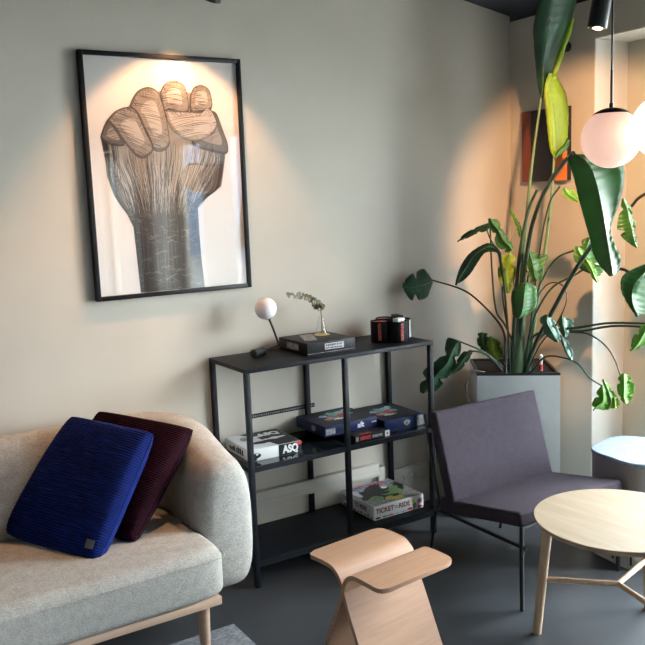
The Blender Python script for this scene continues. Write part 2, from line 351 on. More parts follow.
# ------------------------------------------------------------------ framed poster
PX0, PX1, PZ0, PZ1 = .978, 1.679, 1.242, 2.230
PO = thing('framed_poster', 'large black-framed print of a raised clenched fist on the wall', 'picture', (1.3285, -.001, PZ0)); po = PO.location
f = MB(po); bw = .018
f.box(PX0, PX0+bw, -.032, -.001, PZ0, PZ1, 0, .002); f.box(PX1-bw, PX1, -.032, -.001, PZ0, PZ1, 0, .002)
f.box(PX0+bw, PX1-bw, -.032, -.001, PZ0, PZ0+bw, 0, .002); f.box(PX0+bw, PX1-bw, -.032, -.001, PZ1-bw, PZ1, 0, .002)
f.build('frame', M['blackframe'], PO)
MB(po).box(PX0+bw*.6, PX1-bw*.6, -.017, -.003, PZ0+bw*.6, PZ1-bw*.6).build('print_sheet', M['paper'], PO, smooth=False)
FIST = {'hand': [(1.046, 1.896), (1.063, 1.941), (1.084, 1.969), (1.144, 1.997), (1.206, 2.054), (1.308, 2.085), (1.411, 2.089), (1.515, 2.064), (1.543, 2.001), (1.559, 1.987), (1.587, 1.919), (1.603, 1.87), (1.594, 1.846), (1.563, 1.692), (1.495, 1.646), (1.446, 1.6), (1.446, 1.51), (1.449, 1.382), (1.457, 1.257), (1.167, 1.262), (1.161, 1.402), (1.155, 1.535), (1.132, 1.587), (1.086, 1.659), (1.061, 1.739), (1.057, 1.807)], 'wrist': [(1.134, 1.585), (1.185, 1.59), (1.227, 1.568), (1.326, 1.584), (1.404, 1.571), (1.447, 1.595), (1.446, 1.51), (1.449, 1.382), (1.457, 1.257), (1.167, 1.262), (1.161, 1.402), (1.155, 1.535)], 'pinky': [(1.079, 1.964), (1.115, 1.999), (1.164, 2.016), (1.198, 2.003), (1.215, 1.967), (1.241, 1.916), (1.26, 1.864), (1.255, 1.836), (1.223, 1.815), (1.194, 1.818), (1.171, 1.841), (1.135, 1.887), (1.11, 1.928)], 'pinkyside': [(1.046, 1.896), (1.063, 1.937), (1.082, 1.964), (1.11, 1.928), (1.135, 1.887), (1.139, 1.864), (1.086, 1.867)], 'ring': [(1.175, 2.021), (1.192, 2.055), (1.218, 2.084), (1.259, 2.098), (1.296, 2.083), (1.31, 2.048), (1.326, 1.983), (1.335, 1.898), (1.331, 1.862), (1.301, 1.841), (1.266, 1.845), (1.255, 1.874), (1.231, 1.927), (1.206, 1.99)], 'middle': [(1.307, 2.076), (1.33, 2.112), (1.372, 2.129), (1.412, 2.115), (1.426, 2.08), (1.428, 2.006), (1.384, 2.001), (1.338, 2.009), (1.32, 2.001), (1.313, 2.043)], 'index': [(1.441, 2.069), (1.459, 2.102), (1.491, 2.115), (1.523, 2.104), (1.537, 2.072), (1.536, 2.021), (1.49, 2.007), (1.438, 2.002)], 'thumb': [(1.323, 2.006), (1.363, 2.002), (1.436, 2.002), (1.484, 2.0), (1.512, 2.02), (1.533, 2.011), (1.548, 1.987), (1.556, 1.948), (1.515, 1.904), (1.439, 1.884), (1.377, 1.908), (1.339, 1.95)], 'thumbheel': [(1.533, 2.011), (1.559, 1.997), (1.587, 1.919), (1.603, 1.87), (1.594, 1.83), (1.522, 1.84), (1.453, 1.86), (1.439, 1.884), (1.515, 1.904), (1.556, 1.948)]}

def inside(p, poly):
    x, z = p; c = False; j = len(poly)-1
    for i in range(len(poly)):
        xi, zi = poly[i]; xj, zj = poly[j]
        if (zi > z) != (zj > z) and x < (xj-xi)*(z-zi)/(zj-zi)+xi: c = not c
        j = i
    return c
ar = MB(po)
def clipz(pts): return [(min(max(x, PX0+bw), PX1-bw), min(max(z, PZ0+bw), PZ1-bw)) for x, z in pts]
def smooth_poly(pts, n=3):
    q = [Vector((x, z, 0)) for x, z in pts]; q = q+[q[0]]; return [(v.x, v.y) for v in crom(q, (len(q)-1)*n)[:-1]]
def fill(poly, y, mi): ar.add([(x, y, z) for x, z in poly], [list(range(len(poly)))], mi)
def stroke(pts, w0, y, mi, taper=True):
    n = len(pts)
    if n < 2: return
    vs = []
    for i, (x, z) in enumerate(pts):
        a = pts[max(i-1, 0)]; b = pts[min(i+1, n-1)]; dx, dz = b[0]-a[0], b[1]-a[1]; l = math.hypot(dx, dz) or 1
        ww = w0*(.25+.75*sin(PI*(i+.5)/n)) if taper else w0
        vs += [(x-dz/l*ww/2, y, z+dx/l*ww/2), (x+dz/l*ww/2, y, z-dx/l*ww/2)]
    ar.add(vs, [[2*i, 2*i+1, 2*i+3, 2*i+2] for i in range(n-1)], mi)
rnd = random.Random(11)
hand = clipz(FIST['hand']); wrist = clipz(FIST['wrist'])
fill(hand, -.0172, 2); fill(wrist, -.0173, 0)
# long strands of the back of the hand running down into the wrist
xa0, za = hand[0]; xs = [p[0] for p in hand]; zs = [p[1] for p in hand]
wx0 = min(p[0] for p in wrist); wx1 = max(p[0] for p in wrist); wz0 = min(p[1] for p in wrist); wz1 = max(p[1] for p in wrist)
hx0, hx1 = min(xs), max(xs)
for i in range(620):
    t = rnd.random(); zt_ = wz1+rnd.uniform(.02, .30); zb_ = max(PZ0+.02, wz1-rnd.uniform(-.12, .34)) if rnd.random() < .8 else PZ0+.02
    xt = hx0+(hx1-hx0)*t; xb = wx0+.01+(wx1-wx0-.02)*t; pts = []
    for k in range(15):
        u = k/14; z = zt_+(zb_-zt_)*u; h = min(1, max(0, (wz1+.28-z)/.30)); h = h*h*(3-2*h)
        x = xt+(xb-xt)*h+.003*sin(u*9+i)
        if inside((x, z), hand): pts.append((x, z))
        elif pts: break
    low = zt_ < wz1+.13; mi_ = rnd.choice([0, 0, 1] if low else [0, 1, 3, 3, 1])
    if mi_ == 3: pts = pts[:max(2, sum(1 for p in pts if p[1] > wz1-.02))]
    elif mi_ == 1 and rnd.random() < .6: mi_ = 0
    stroke(pts, rnd.uniform(.0012, .0034), -.0175-rnd.random()*.0002, mi_)
hs = smooth_poly(hand, 4); cxh = (wx0+wx1)/2
for i in range(420):                                    # dark hatching along the outline of the hand and wrist
    k = rnd.randrange(len(hs)); d = rnd.betavariate(1, 3)*.34; ln = rnd.randint(5, 16); pts = []
    for q in range(ln):
        x, z = hs[(k+q) % len(hs)]; p = (x+(cxh-x)*(d+.004*q), z)
        if inside(p, hand) and z < wz1+.42: pts.append(p)
    stroke(pts, rnd.uniform(.001, .003), -.01785, rnd.choice([0, 0, 1]))
for i in range(230):
    z = rnd.uniform(PZ0+.02, wz1+.03); x = rnd.uniform(wx0, wx1); ln = rnd.uniform(.01, .05)
    pts = [(x+ln*(k/6-.5), z+.004*sin(k*1.1+i)) for k in range(7)]; pts = [p for p in pts if inside(p, hand)]
    stroke(pts, rnd.uniform(.0008, .002), -.0180, rnd.choice([0, 1, 2, 2]))
def finger(key, y, base, seed, tilt=0, nw=34):
    r = random.Random(seed); poly = smooth_poly(FIST[key]); fill(poly, y, max(base-1, 0))
    gx = sum(p[0] for p in poly)/len(poly); gz = sum(p[1] for p in poly)/len(poly)
    for q, (sc_, b_) in enumerate(((.93, base), (.55, min(base+1, 3)))):
        fill([(gx+(p[0]-gx)*sc_+.003, gz+(p[1]-gz)*sc_+.004) for p in poly], y-.00005*(q+1), b_)
    X0, X1 = min(p[0] for p in poly), max(p[0] for p in poly); Z0, Z1 = min(p[1] for p in poly), max(p[1] for p in poly)
    for i in range(nw):
        z = Z0+(Z1-Z0)*(i+.5+r.uniform(-.3, .3))/nw; a = r.uniform(-.1, .35); b = a+r.uniform(.35, .8); pts = []
        for k in range(17):
            u = a+(b-a)*k/16; x = X0+(X1-X0)*u; zz = z+tilt*(x-(X0+X1)/2)+.012*(1-(2*u-1)**2)+.0015*sin(9*u+i)
            if inside((x, zz), poly): pts.append((x, zz))
        stroke(pts, r.uniform(.0010, .0030), y-.0002, r.choice([0, 0, 1, 1]))
    for i in range(50):                                   # short contour marks along the rim
        k = r.randrange(len(poly)); x, z = poly[k]; cx, cz = (X0+X1)/2, (Z0+Z1)/2; d = r.uniform(.08, .34)
        stroke([(x+(cx-x)*d*j/5, z+(cz-z)*d*j/5+.003*sin(j)) for j in range(6)], .0016, y-.0003, r.choice([0, 1]))
    stroke(poly+[poly[0]], .0024, y-.0004, 0, False)
finger('thumbheel', -.0180, 1, 7, .5, 30)
finger('pinkyside', -.0182, 1, 1, .4, 16); finger('pinky', -.0184, 2, 2, -.35); finger('middle', -.0184, 2, 4, 0)
finger('index', -.0184, 2, 5, 0, 22); finger('ring', -.0188, 2, 3, -.2, 40); finger('thumb', -.0192, 3, 6, .15, 20)
ar.build('printed_fist', [M['ink1'], M['ink2'], M['ink3'], M['ink4']], PO, smooth=False)
MB(po).box(PX0+bw*.6, PX1-bw*.6, -.0245, -.0225, PZ0+bw*.6, PZ1-bw*.6).build('glass', M['glass'], PO, smooth=False)

# ------------------------------------------------------------------ shelf unit
SX0, SX1, SYF, SYB, SH = 1.460, 2.444, -.362, -.006, .944
SF = thing('shelving_unit', 'low black steel open shelving unit against the wall under the poster', 'shelf', ((SX0+SX1)/2, (SYF+SYB)/2, 0)); so = SF.location
pw = .022; SM = (SX0+SX1)/2
MB(so).box(SX0, SX1, SYF, SYB, SH-.018, SH, 0, .002).build('top_panel', M['shelf'], SF)
for x in (SX0, SM-pw/2, SX1-pw):
    for y in (SYF, SYB-pw):
        MB(so).box(x, x+pw, y, y+pw, 0, SH-.018, 0, .0015).build('post', M['shelf'], SF)
for z, nm in ((.515, 'mid_rail'), (.10, 'low_rail')):
    r = MB(so); 
    for y in (SYF+.001, SYB-pw+.001):
        r.box(SX0+pw, SM-pw/2, y, y+pw-.002, z-.010, z+.012); r.box(SM+pw/2, SX1-pw, y, y+pw-.002, z-.010, z+.012)
    for x in (SX0+.001, SM-pw/2+.001, SX1-pw+.001): r.box(x, x+pw-.002, SYF+pw, SYB-pw, z-.010, z+.012)
    r.build(nm, M['shelf'], SF, smooth=False)
sm = MB(so); sm.box(SX0+pw, SM-pw/2, SYF+pw*.5, SYB-pw*.5, .520, .5275); plab(sm.build('mid_shelf', M['smoke'], SF, smooth=False), 'left smoked-glass middle shelf')
sm = MB(so); sm.box(SM+pw/2, SX1-pw, SYF+pw*.5, SYB-pw*.5, .520, .5275); plab(sm.build('mid_shelf', M['smoke'], SF, smooth=False), 'right smoked-glass middle shelf')
MB(so).box(SX0+.003, SX1-.003, SYF+.003, SYB-.003, .1125, .120).build('bottom_shelf', M['shelf'], SF, smooth=False)

# ------------------------------------------------------------------ wall fittings
ct = MB((1.9, 0, .25)); ct.box(1.30, 2.345, -.035, 0, .215, .285, 0, .004); ct.box(1.30, 2.345, -.042, -.035, .225, .243, 0, .002); ct.box(2.345, 2.385, -.03, 0, .17, .262, 0, .004)
tag(ct.build('cable_trunking', M['trunk']), 'beige wall trunking running behind the black shelving unit', 'cable trunking').location = (1.9, 0, .25)
sp = thing('socket_panel', 'beige wall socket strip low on the wall behind the shelf', 'socket', (2.555, 0, .17)); 
MB(sp.location).box(2.45, 2.665, -.022, 0, .115, .225, 0, .006).build('cover', M['trunk'], sp)
for x in (2.49, 2.557, 2.625):
    MB(sp.location).lathe([(.026, 0), (.026, .004), (.021, .004), (.019, -.006)], (x, -.0225, .17), 24, M4=Matrix.Rotation(PI/2, 4, 'X')).build('outlet', M['trunk'], sp)

# ------------------------------------------------------------------ things on the shelf
def game(name, label, x0, x1, y0, y1, z0, z1, side, top, rz=0, grp=None):
    c = ((x0+x1)/2, (y0+y1)/2, z0); t = thing(name, label, 'board game', c, rz, grp); hx, hy, h = (x1-x0)/2, (y1-y0)/2, z1-z0
    MB().box(-hx+.0015, hx-.0015, -hy+.0015, hy-.0015, 0, h*.30, 0, .001).build('base', side, t)
    MB().box(-hx, hx, -hy, hy, h*.12, h, 0, .0015).build('lid', side, t)
    MB().box(-hx+.002, hx-.002, -hy+.002, hy-.002, h-.0002, h+.0004).build('lid_print', top, t, smooth=False)
    return t, hx, hy, h
def blobs(t, hx, hy, h, items, name='print_artwork', mats=None, yface=None):
    """flat printed patches: (u, v, ru, rv, material index) in -1..1 of the face"""
    mb = MB(); rr = random.Random(len(items)*7+3)
    for q, (u, v, ru, rv, mi) in enumerate(items):
        n = 11; e = .0005+.00006*q
        if yface is None: vs = [(hx*(u+ru*cos(2*PI*k/n)*rr.uniform(.6, 1.2)), hy*(v+rv*sin(2*PI*k/n)*rr.uniform(.6, 1.2)), h+e) for k in range(n)]
        else: vs = [(hx*(u+ru*cos(2*PI*k/n)*rr.uniform(.7, 1.15)), yface-e, h/2+h/2*(v+rv*sin(2*PI*k/n)*rr.uniform(.7, 1.15))) for k in range(n)]
        mb.add(vs, [list(range(n))], mi)
    return mb.build(name, mats, t, smooth=False)
# black party game under the vase
t, hx, hy, h = game('board_game_box', 'black board game box with silver title plate on the shelf top', 1.800, 2.052, -.290, -.038, .944, 1.000, M['boxblack'], M['boxblack'])
PARTY = t
pl = MB(); pl.box(-.045+.01, .055+.01, -hy-.0012, -hy, h*.34, h*.82); pl.build('title_plate', M['silver'], t, smooth=False)
rr = random.Random(21); mk = MB()
for z0_, z1_, n_, w_ in ((.60, .76, 9, .0095), (.40, .51, 11, .0078)):
    x = -.030
    for k in range(n_): mk.box(x, x+w_*rr.uniform(.5, .8), -hy-.0018, -hy-.0012, h*(z0_+rr.choice([0, 0, .03])), h*z1_); x += w_
mk.build('title_marks', M['boxblack'], t, smooth=False)
MB().box(-hx+.004, hx-.004, -hy-.001, -hy, h*.13, h*.17).build('edge_stripe', M['boxgrey'], t, smooth=False)
MB().box(-hx-.0012, -hx, -.05, .05, h*.3, h*.8).build('side_plate', M['boxgrey'], t, smooth=False)
q = MB(); q.add([(-.095, -.06, h+.0008), (-.04, -.075, h+.0008), (.03, .085, h+.0008), (-.035, .095, h+.0008)], [[0, 1, 2, 3]]); q.build('lid_title_panel', M['boxgrey'], t, smooth=False)
MB().lathe([(.036, h+.0005), (.036, h+.0010)], (.058, .045, 0), 26).build('yellow_badge', M['yellow'], t, smooth=False)
# white and black box, mid shelf left
t, hx, hy, h = game('board_game_box', 'white and black board game box with ASQ lettering on the middle shelf', 1.500, 1.752, -.290, -.045, .5275, .578, M['boxwhite'], M['boxwhite'], rad(-2))
a = MB(); a.add([(hx*.12, -hy+.004, h+.001), (hx-.004, -hy+.004, h+.001), (hx-.004, hy-.004, h+.001), (-hx*.5, hy-.004, h+.001), (-hx*.1, hy*.2, h+.001)], [[0, 1, 2, 3, 4]]); a.box(hx*.12, hx, -hy-.0012, -hy, .0005, h); a.box(hx, hx+.001, -hy, hy, .001, h)
a.build('black_print', M['boxblack'], t, smooth=False)
blobs(t, hx, hy, h+.001, [(-.25, -.35, .42, .22, 0), (-.1, .35, .2, .12, 1), (.15, .45, .18, .1, 1), (.42, .55, .16, .12, 1), (.45, -.1, .38, .14, 1), (-.5, .3, .25, .3, 2), (.05, -.1, .12, .08, 1)], 'lid_figures', [M['boxblack'], M['boxwhite'], M['boxgrey']])
blobs(t, hx, hy, h, [(-.72, -.1, .17, .5, 0), (-.70, .15, .06, .2, 1), (-.82, -.7, .14, .3, 0)], 'front_face_print', [M['boxblack'], M['boxwhite']], -hy)
text('ASQ', .046, M['boxwhite'], 'title_lettering', t, (hx*.57, -hy-.0015, h*.50), UPR, .0006, .82, bold=.0022)
text('ASQ', .06, M['boxwhite'], 'lid_lettering', t, (hx*.42, hy*.5, h+.0014), (0, 0, 0), .0004, .9, bold=.002)
MB().lathe([(.016, 0), (.016, .0012)], (hx*.9, -hy-.0005, h*.86), 20, M4=Matrix.Rotation(PI/2, 4, 'X') @ Matrix.Diagonal((1, .45, 1, 1))).build('red_badge', M['red'], t)
sd = MB(); rr = random.Random(5)
for k in range(7): y = -hy*.5+k*.022; sd.box(-hx-.0012, -hx, y, y+rr.uniform(.006, .016), h*.25, h*rr.uniform(.5, .8))
sd.build('side_print', M['boxblack'], t, smooth=False)
# flat black box with red lettering under the navy box
t, hx, hy, h = game('board_game_box', 'thin black board game box with red lettering under the navy box', 2.004, 2.196, -.338, -.09, .5275, .556, M['boxblack'], M['boxblack'])
text('SERIES', .021, M['red'], 'title_lettering', t, (-hx*.42, -hy-.001, h*.5), UPR, .0005, 1.0, bold=.0006)
text('SERIES', .022, M['red'], 'lid_lettering', t, (-hx*.3, -hy+.018, h+.001), (0, 0, 0), .0003)
MB().box(-hx*.02, hx*.55, -hy-.001, -hy, h*.3, h*.7).build('side_print', M['boxgrey'], t, smooth=False)
MB().box(hx*.72, hx*.98, -hy-.0016, -hy, h*.04, h*.98).build('white_badge', M['boxwhite'], t, smooth=False)
MB().box(hx*.80, hx*.88, -hy-.002, -hy, h*.3, h*.7).build('badge_mark', M['red'], t, smooth=False)
MB().box(-hx*.97, -hx*.82, -hy-.001, -hy, h*.15, h*.85).build('grey_badge', M['boxgrey'], t, smooth=False)
arts = [(-.05, .05, .28, .18, 0), (.12, .2, .25, .16, 1), (-.2, -.12, .2, .14, 1), (.2, -.05, .17, .2, 0), (.3, .35, .25, .12, 2), (-.3, .2, .14, .1, 2), (.02, .38, .16, .1, 1), (-.35, -.2, .1, .1, 0), (.42, .05, .12, .12, 1), (.0, -.3, .26, .07, 3), (.5, .45, .14, .07, 3)]
# two navy boxes
t, hx, hy, h = game('board_game_box', 'navy board game box lying on the thin black box, left of its twin', 1.888, 2.178, -.262, -.012, .5564, .606, M['navy'], M['navytop'], rad(1))
blobs(t, hx, hy, h, [(u*1.25, v*1.25, a*1.3, b*1.35, k) for u, v, a, b, k in arts], 'lid_artwork', [M['red'], M['teal'], M['sky'], M['boxwhite']])
text('aft', .036, M['boxwhite'], 'title_lettering', t, (hx*.36, -hy-.001, h*.52), UPR, .0005, 1, bold=.001)
bd = MB()
for k in range(3): bd.box(hx*(.80+.065*k), hx*(.84+.065*k), -hy-.001, -hy, h*.5, h*.62)
bd.build('front_marks', M['boxwhite'], t, smooth=False)
MB().box(-hx*.97, -hx*.62, -hy-.001, -hy, h*.2, h*.75).build('front_label', M['boxgrey'], t, smooth=False)
blobs(t, hx, hy, h, [(-.3, .0, .3, .25, 0)], 'front_emblem', [M['navytop']], -hy)
sd = MB(); sd.add([(-hx-.001, .02*cos(2*PI*k/9)-.03, h*.5+.014*sin(2*PI*k/9)) for k in range(9)], [list(range(9))]); sd.build('side_emblem', M['boxgrey'], t, smooth=False)
t, hx, hy, h = game('board_game_box', 'navy board game box with teal emblem at the right end of the middle shelf', 2.200, 2.430, -.300, -.015, .5275, .586, M['navy'], M['navytop'], rad(-1))
blobs(t, hx, hy, h, [(u*1.2-.2, v*1.2-.05, a*1.3, b*1.3, k) for u, v, a, b, k in arts], 'lid_artwork', [M['red'], M['teal'], M['sky'], M['boxwhite']])
blobs(t, hx, hy, h, [(.12, .1, .17, .5, 1), (.1, .0, .1, .3, 0), (.22, .2, .07, .25, 2)], 'front_emblem', [M['red'], M['teal'], M['sky']], -hy)
MB().box(hx*.62, hx*.97, -hy-.001, -hy, h*.1, h*.9).build('front_label', M['boxgrey'], t, smooth=False)
# train game on the bottom shelf
t, hx, hy, h = game('board_game_box', 'white board game box with TICKET TO RIDE lettering on the bottom shelf', 2.118, 2.412, -.305, -.020, .120, .189, M['boxwhite'], M['boxgrey'])
blobs(t, hx, hy, h, [(-.05, .85, 1.0, .16, 6), (-.5, .55, .45, .2, 6), (-.25, -.15, .75, .65, 0), (.25, .15, .75, .65, 0), (.35, -.2, .5, .3, 1), (-.1, -.6, .25, .18, 2), (.15, -.72, .3, .16, 2), (-.5, -.45, .3, .25, 1), (.5, .5, .3, .2, 3), (-.2, .1, .3, .2, 4), (.05, -.1, .2, .15, 4), (.6, .1, .2, .2, 1), (-.8, .3, .15, .3, 5), (.3, .3, .15, .1, 5)], 'lid_artwork', [M['boxblack'], M['greenp'], M['yellow'], M['boxgrey'], M['navytop'], M['boxwhite'], M['sky']])
text('TICKET TO RIDE', .035, M['red'], 'lid_lettering', t, (-hx*.1, hy*.78, h+.0016), (0, 0, 0), .0004, .85, bold=.0008)
text('TICKET', .033, M['rust'], 'title_lettering', t, (-hx*.58, -hy-.001, h*.60), UPR, .0005, .95, bold=.0008)
text('TO', .018, M['rust'], 'title_lettering', t, (-hx*.13, -hy-.001, h*.60), UPR, .0005)
text('RIDE', .033, M['rust'], 'title_lettering', t, (hx*.20, -hy-.001, h*.60), UPR, .0005, .95, bold=.0008)
blobs(t, hx, hy, h, [(-.85, -.72, .12, .13, 0), (-.6, -.72, .1, .13, 1), (-.36, -.72, .14, .12, 2), (-.1, -.72, .1, .1, 3), (.15, -.7, .12, .1, 3), (.42, -.62, .12, .15, 2), (.62, -.3, .09, .5, 1), (.84, .1, .12, .55, 3), (.84, .15, .07, .3, 2), (.84, -.66, .12, .2, 2), (.55, .4, .08, .3, 4)], 'front_artwork', [M['boxblack'], M['greenp'], M['red'], M['sky'], M['yellow']], -hy)
LS = text('TICKET TO RIDE', .030, M['rust'], 'side_lettering', t, (-hx-.001, 0.02, h*.58), (PI/2, 0, -PI/2), .0005, .9, bold=.0006)
sd = MB(); rr = random.Random(8)
for k in range(9): y = -hy*.9+k*.028; sd.box(-hx-.0012, -hx, y, y+.016, h*.08, h*rr.uniform(.16, .28), k % 3)
sd.build('side_artwork', [M['greenp'], M['boxgrey'], M['rust']], t, smooth=False)
ps = thing('perforated_strip', 'dark perforated strip on the wall behind the left bay of the shelf', 'wall strip', (1.83, 0, .632))
MB(ps.location).box(1.655, 1.998, -.005, 0, .632, .652, 0, .001).build('strip', M['shelf'], ps, smooth=False)
pf = MB(ps.location)
for k in range(34): pf.box(1.664+k*.0098, 1.669+k*.0098, -.0056, -.005, .638, .646)
pf.build('perforations', M['boxgrey'], ps, smooth=False)
# white charger box behind
cb = MB((2.065, -.02, .56)); cb.box(2.0, 2.13, -.038, -.010, .606+.001, .648, 0, .004)
# dice cups and box
TIN = [(2.300, -.205, .042), (2.352, -.225, .040), (2.372, -.145, .036), (2.300, -.125, .038)]
TL = ['black leather-look dice cup with a red speckled band, leftmost on the shelf top', 'black dice cup in front, between two red speckled bands', 'black dice cup with white lettering at the right of the group', 'black dice cup at the back of the group with a red lid']
for k, (x, y, r) in enumerate([(2.258, -.200, .046), (2.312, -.272, .042), (2.374, -.225, .036), (2.330, -.135, .042)]):
    t = thing('dice_cup', TL[k], 'cup', (x, y, SH), 0, 'black cups on the shelf top'); H = .100
    MB().lathe([(r*.94, 0), (r, .004), (r, H), (r*.93, H), (r*.92, H-.02)], (0, 0, 0), 36).build('cup_body', M['rubber'], t)
    MB().lathe([(r*.92, H-.012), (r*.90, H-.006), (.001, H-.006)], (0, 0, 0), 30).build('fill', M['redspeck'] if k in (0, 3) else M['boxgrey'], t)
    band = MB(); an = rad([-130, -104, -64, -126][k]); 
    for s_ in range(6): 
        a0 = an+rad(-9+s_*3); a1 = a0+rad(3); rr_ = r+.0008; band.quad((rr_*cos(a0), rr_*sin(a0), .012), (rr_*cos(a1), rr_*sin(a1), .012), (rr_*cos(a1), rr_*sin(a1), .094), (rr_*cos(a0), rr_*sin(a0), .094))
    band.build('speckled_band', M['boxwhite'] if k == 2 else M['redspeck'], t)
    if k == 1: MB().box(-.02, .035, -.012, .02, H-.004, H+.012, 0, .003, 2, Matrix.Rotation(.3, 4, 'Z')).build('paper_slips', M['boxwhite'], t)
t = thing('card_box', 'upright black card box with white lettering behind the dice cups', 'box', (2.398, -.150, SH), rad(-8))
MB().box(-.016, .016, -.035, .035, 0, .108, 0, .002).build('carton', M['boxblack'], t)
mk = MB(); rr = random.Random(9)
for k in range(6): mk.box(-.009, rr.uniform(.002, .009), -.0358, -.035, .014+k*.014, .014+k*.014+rr.uniform(.006, .010))
mk.build('print_marks', M['boxwhite'], t, smooth=False)
# table lamp
TB = thing('table_lamp', 'small tilted black table lamp with a white opal globe on the shelf', 'lamp', (1.645, -.135, SH)); tb = TB.location
def cyl_between(mb, a, b, r, n=24, ch=.003):
    a, b = Vector(a), Vector(b); d = (b-a).normalized(); Lg = (b-a).length; q = d.to_track_quat('Z', 'Y').to_matrix().to_4x4()
    return mb.lathe([(r*.6, 0), (r-ch, 0), (r, ch), (r, Lg-ch), (r-ch, Lg), (r*.6, Lg)], a, n, M4=q)
cyl_between(MB(tb), (1.604, -.158, .9635), (1.672, -.120, .9635), .0195).build('base', M['black'], TB)
jt = (1.757, -.118, .978)
MB(tb).tube([(1.672, -.120, .9635), jt], .0052, n=10).build('arm', M['black'], TB)
st = MB(tb); st.tube([jt, (1.722, -.128, 1.065), (1.697, -.136, 1.118)], .0050, n=10); st.sphere(jt, .0068, 14, 8); st.build('stem', M['black'], TB)
gc = Vector((1.6855, -.140, 1.154)); ax = (gc-Vector((1.722, -.128, 1.065))).normalized()
MB(tb).lathe([(.004, -.047), (.020, -.046), (.0255, -.040), (.0255, -.036), (.018, -.036)], gc, 24, M4=ax.to_track_quat('Z', 'Y').to_matrix().to_4x4()).build('collar', M['black'], TB)
MB(tb).sphere(gc, .0485, 36, 20).build('globe', M['opalC'], TB)
# vase and sprig
VS = thing('bud_vase', 'small clear conical glass bud vase on the black game box', 'vase', (1.990, -.105, 1.0012)); vo = VS.location
MB().lathe([(.001, .0), (.028, .0), (.030, .003), (.022, .032), (.0105, .082), (.0092, .083), (.0205, .033), (.027, .006), (.001, .005)], (0, 0, 0), 32).build('vessel', M['glass'], VS)
EU = thing('eucalyptus_sprig', 'dried eucalyptus sprig arching out of the bud vase', 'sprig', (1.990, -.105, 1.008)); eo = EU.location
ep = crom([(1.994, -.105, 1.010), (1.994, -.105, 1.078), (1.985, -.107, 1.122), (1.950, -.112, 1.160), (1.890, -.118, 1.188), (1.810, -.125, 1.200)], 40)
MB(eo).tube(ep, .0022, .0009, n=6).build('twig', M['eucabrown'], EU)
rr = random.Random(3); lv = [MB(eo), MB(eo)]
for i in range(14, 41):
    for sgn in (1, -1):
        if rr.random() < .12: continue
        p = ep[i]; tdir = (ep[min(i+1, 40)]-ep[i-1]).normalized(); nn = Vector((rr.uniform(-.5, .5), rr.uniform(-1, 1), 0)); nn = (nn-tdir*nn.dot(tdir)).normalized()
        upv = tdir.cross(nn)*sgn; L_ = rr.uniform(.014, .021)*(1.15-.5*(i-14)/27); d = (upv*.8+tdir*.5+nn*rr.uniform(-.4, .4)).normalized(); sw = d.cross(nn).normalized()
        loop = [p+d*(L_*(.5-.5*cos(a)))*1.3+sw*(sin(a)*L_*.48)+nn*(.003*sin(a/2)) for a in [2*PI*k/10 for k in range(10)]]
        th = d.cross(sw)*.0008
        lv[rr.random() < .3].loft([[q+th for q in loop], [q-th for q in loop]])
lv[0].build('leaves', M['eucalyptus'], EU); lv[1].build('dried_leaves', M['eucabrown'], EU)

# ------------------------------------------------------------------ plywood stool
ang = rad(6); ST = thing('plywood_stool', 'bent plywood stool with crossed sheet legs in front of the shelf', 'stool', (1.485, -1.235, 0), ang)
def sheet(sg):
    """one bent sheet: half of the seat, then down through the groove to the opposite foot; sg=+1 back half"""
    pr = crom([(.186, .446), (.14, .449), (.085, .450), (.048, .446), (.018, .424), (.002, .388), (-.020, .330)], 30)
    prof = [(p.x, p.y) for p in pr]; e0 = prof[-1]; e1 = (-.172, 0.0)
    prof += [(e0[0]+(e1[0]-e0[0])*k/8, e0[1]+(e1[1]-e0[1])*k/8) for k in range(1, 9)]
    mb = MB(); th = .0075; loops = []; n = len(prof); W = .162; s = 0; r = .035
    for i, (b, z) in enumerate(prof):
        a = prof[max(i-1, 0)]; c = prof[min(i+1, n-1)]; t = Vector((c[0]-a[0], c[1]-a[1])).normalized(); nm = Vector((t.y, -t.x))
        if i: s += math.hypot(b-prof[i-1][0], z-prof[i-1][1])
        w = W if s > r else W-r+math.sqrt(max(0, r*r-(r-s)**2))
        x0 = -w; x1 = w
        loops.append([Vector((x0, sg*(b+nm.x*th), z+nm.y*th)), Vector((x1, sg*(b+nm.x*th), z+nm.y*th)), Vector((x1, sg*(b-nm.x*th), max(z-nm.y*th, 0))), Vector((x0, sg*(b-nm.x*th), max(z-nm.y*th, 0)))])
    o = mb.loft(loops).build('bent_sheet', [M['ply'], M['plyedge']], ST)
    for p in o.data.polygons:
        if len(p.vertices) == 4 and abs(p.normal.x) > .45: p.material_index = 1
    return o
plab(sheet(1), 'rear seat half that becomes the front leg'); plab(sheet(-1), 'front seat half that becomes the rear leg')

# ------------------------------------------------------------------ lounge chair
CH = thing('lounge_chair', 'low armless lounge chair with dusky purple cushions on thin black legs', 'chair', (2.212, -1.149, 0), rad(1))
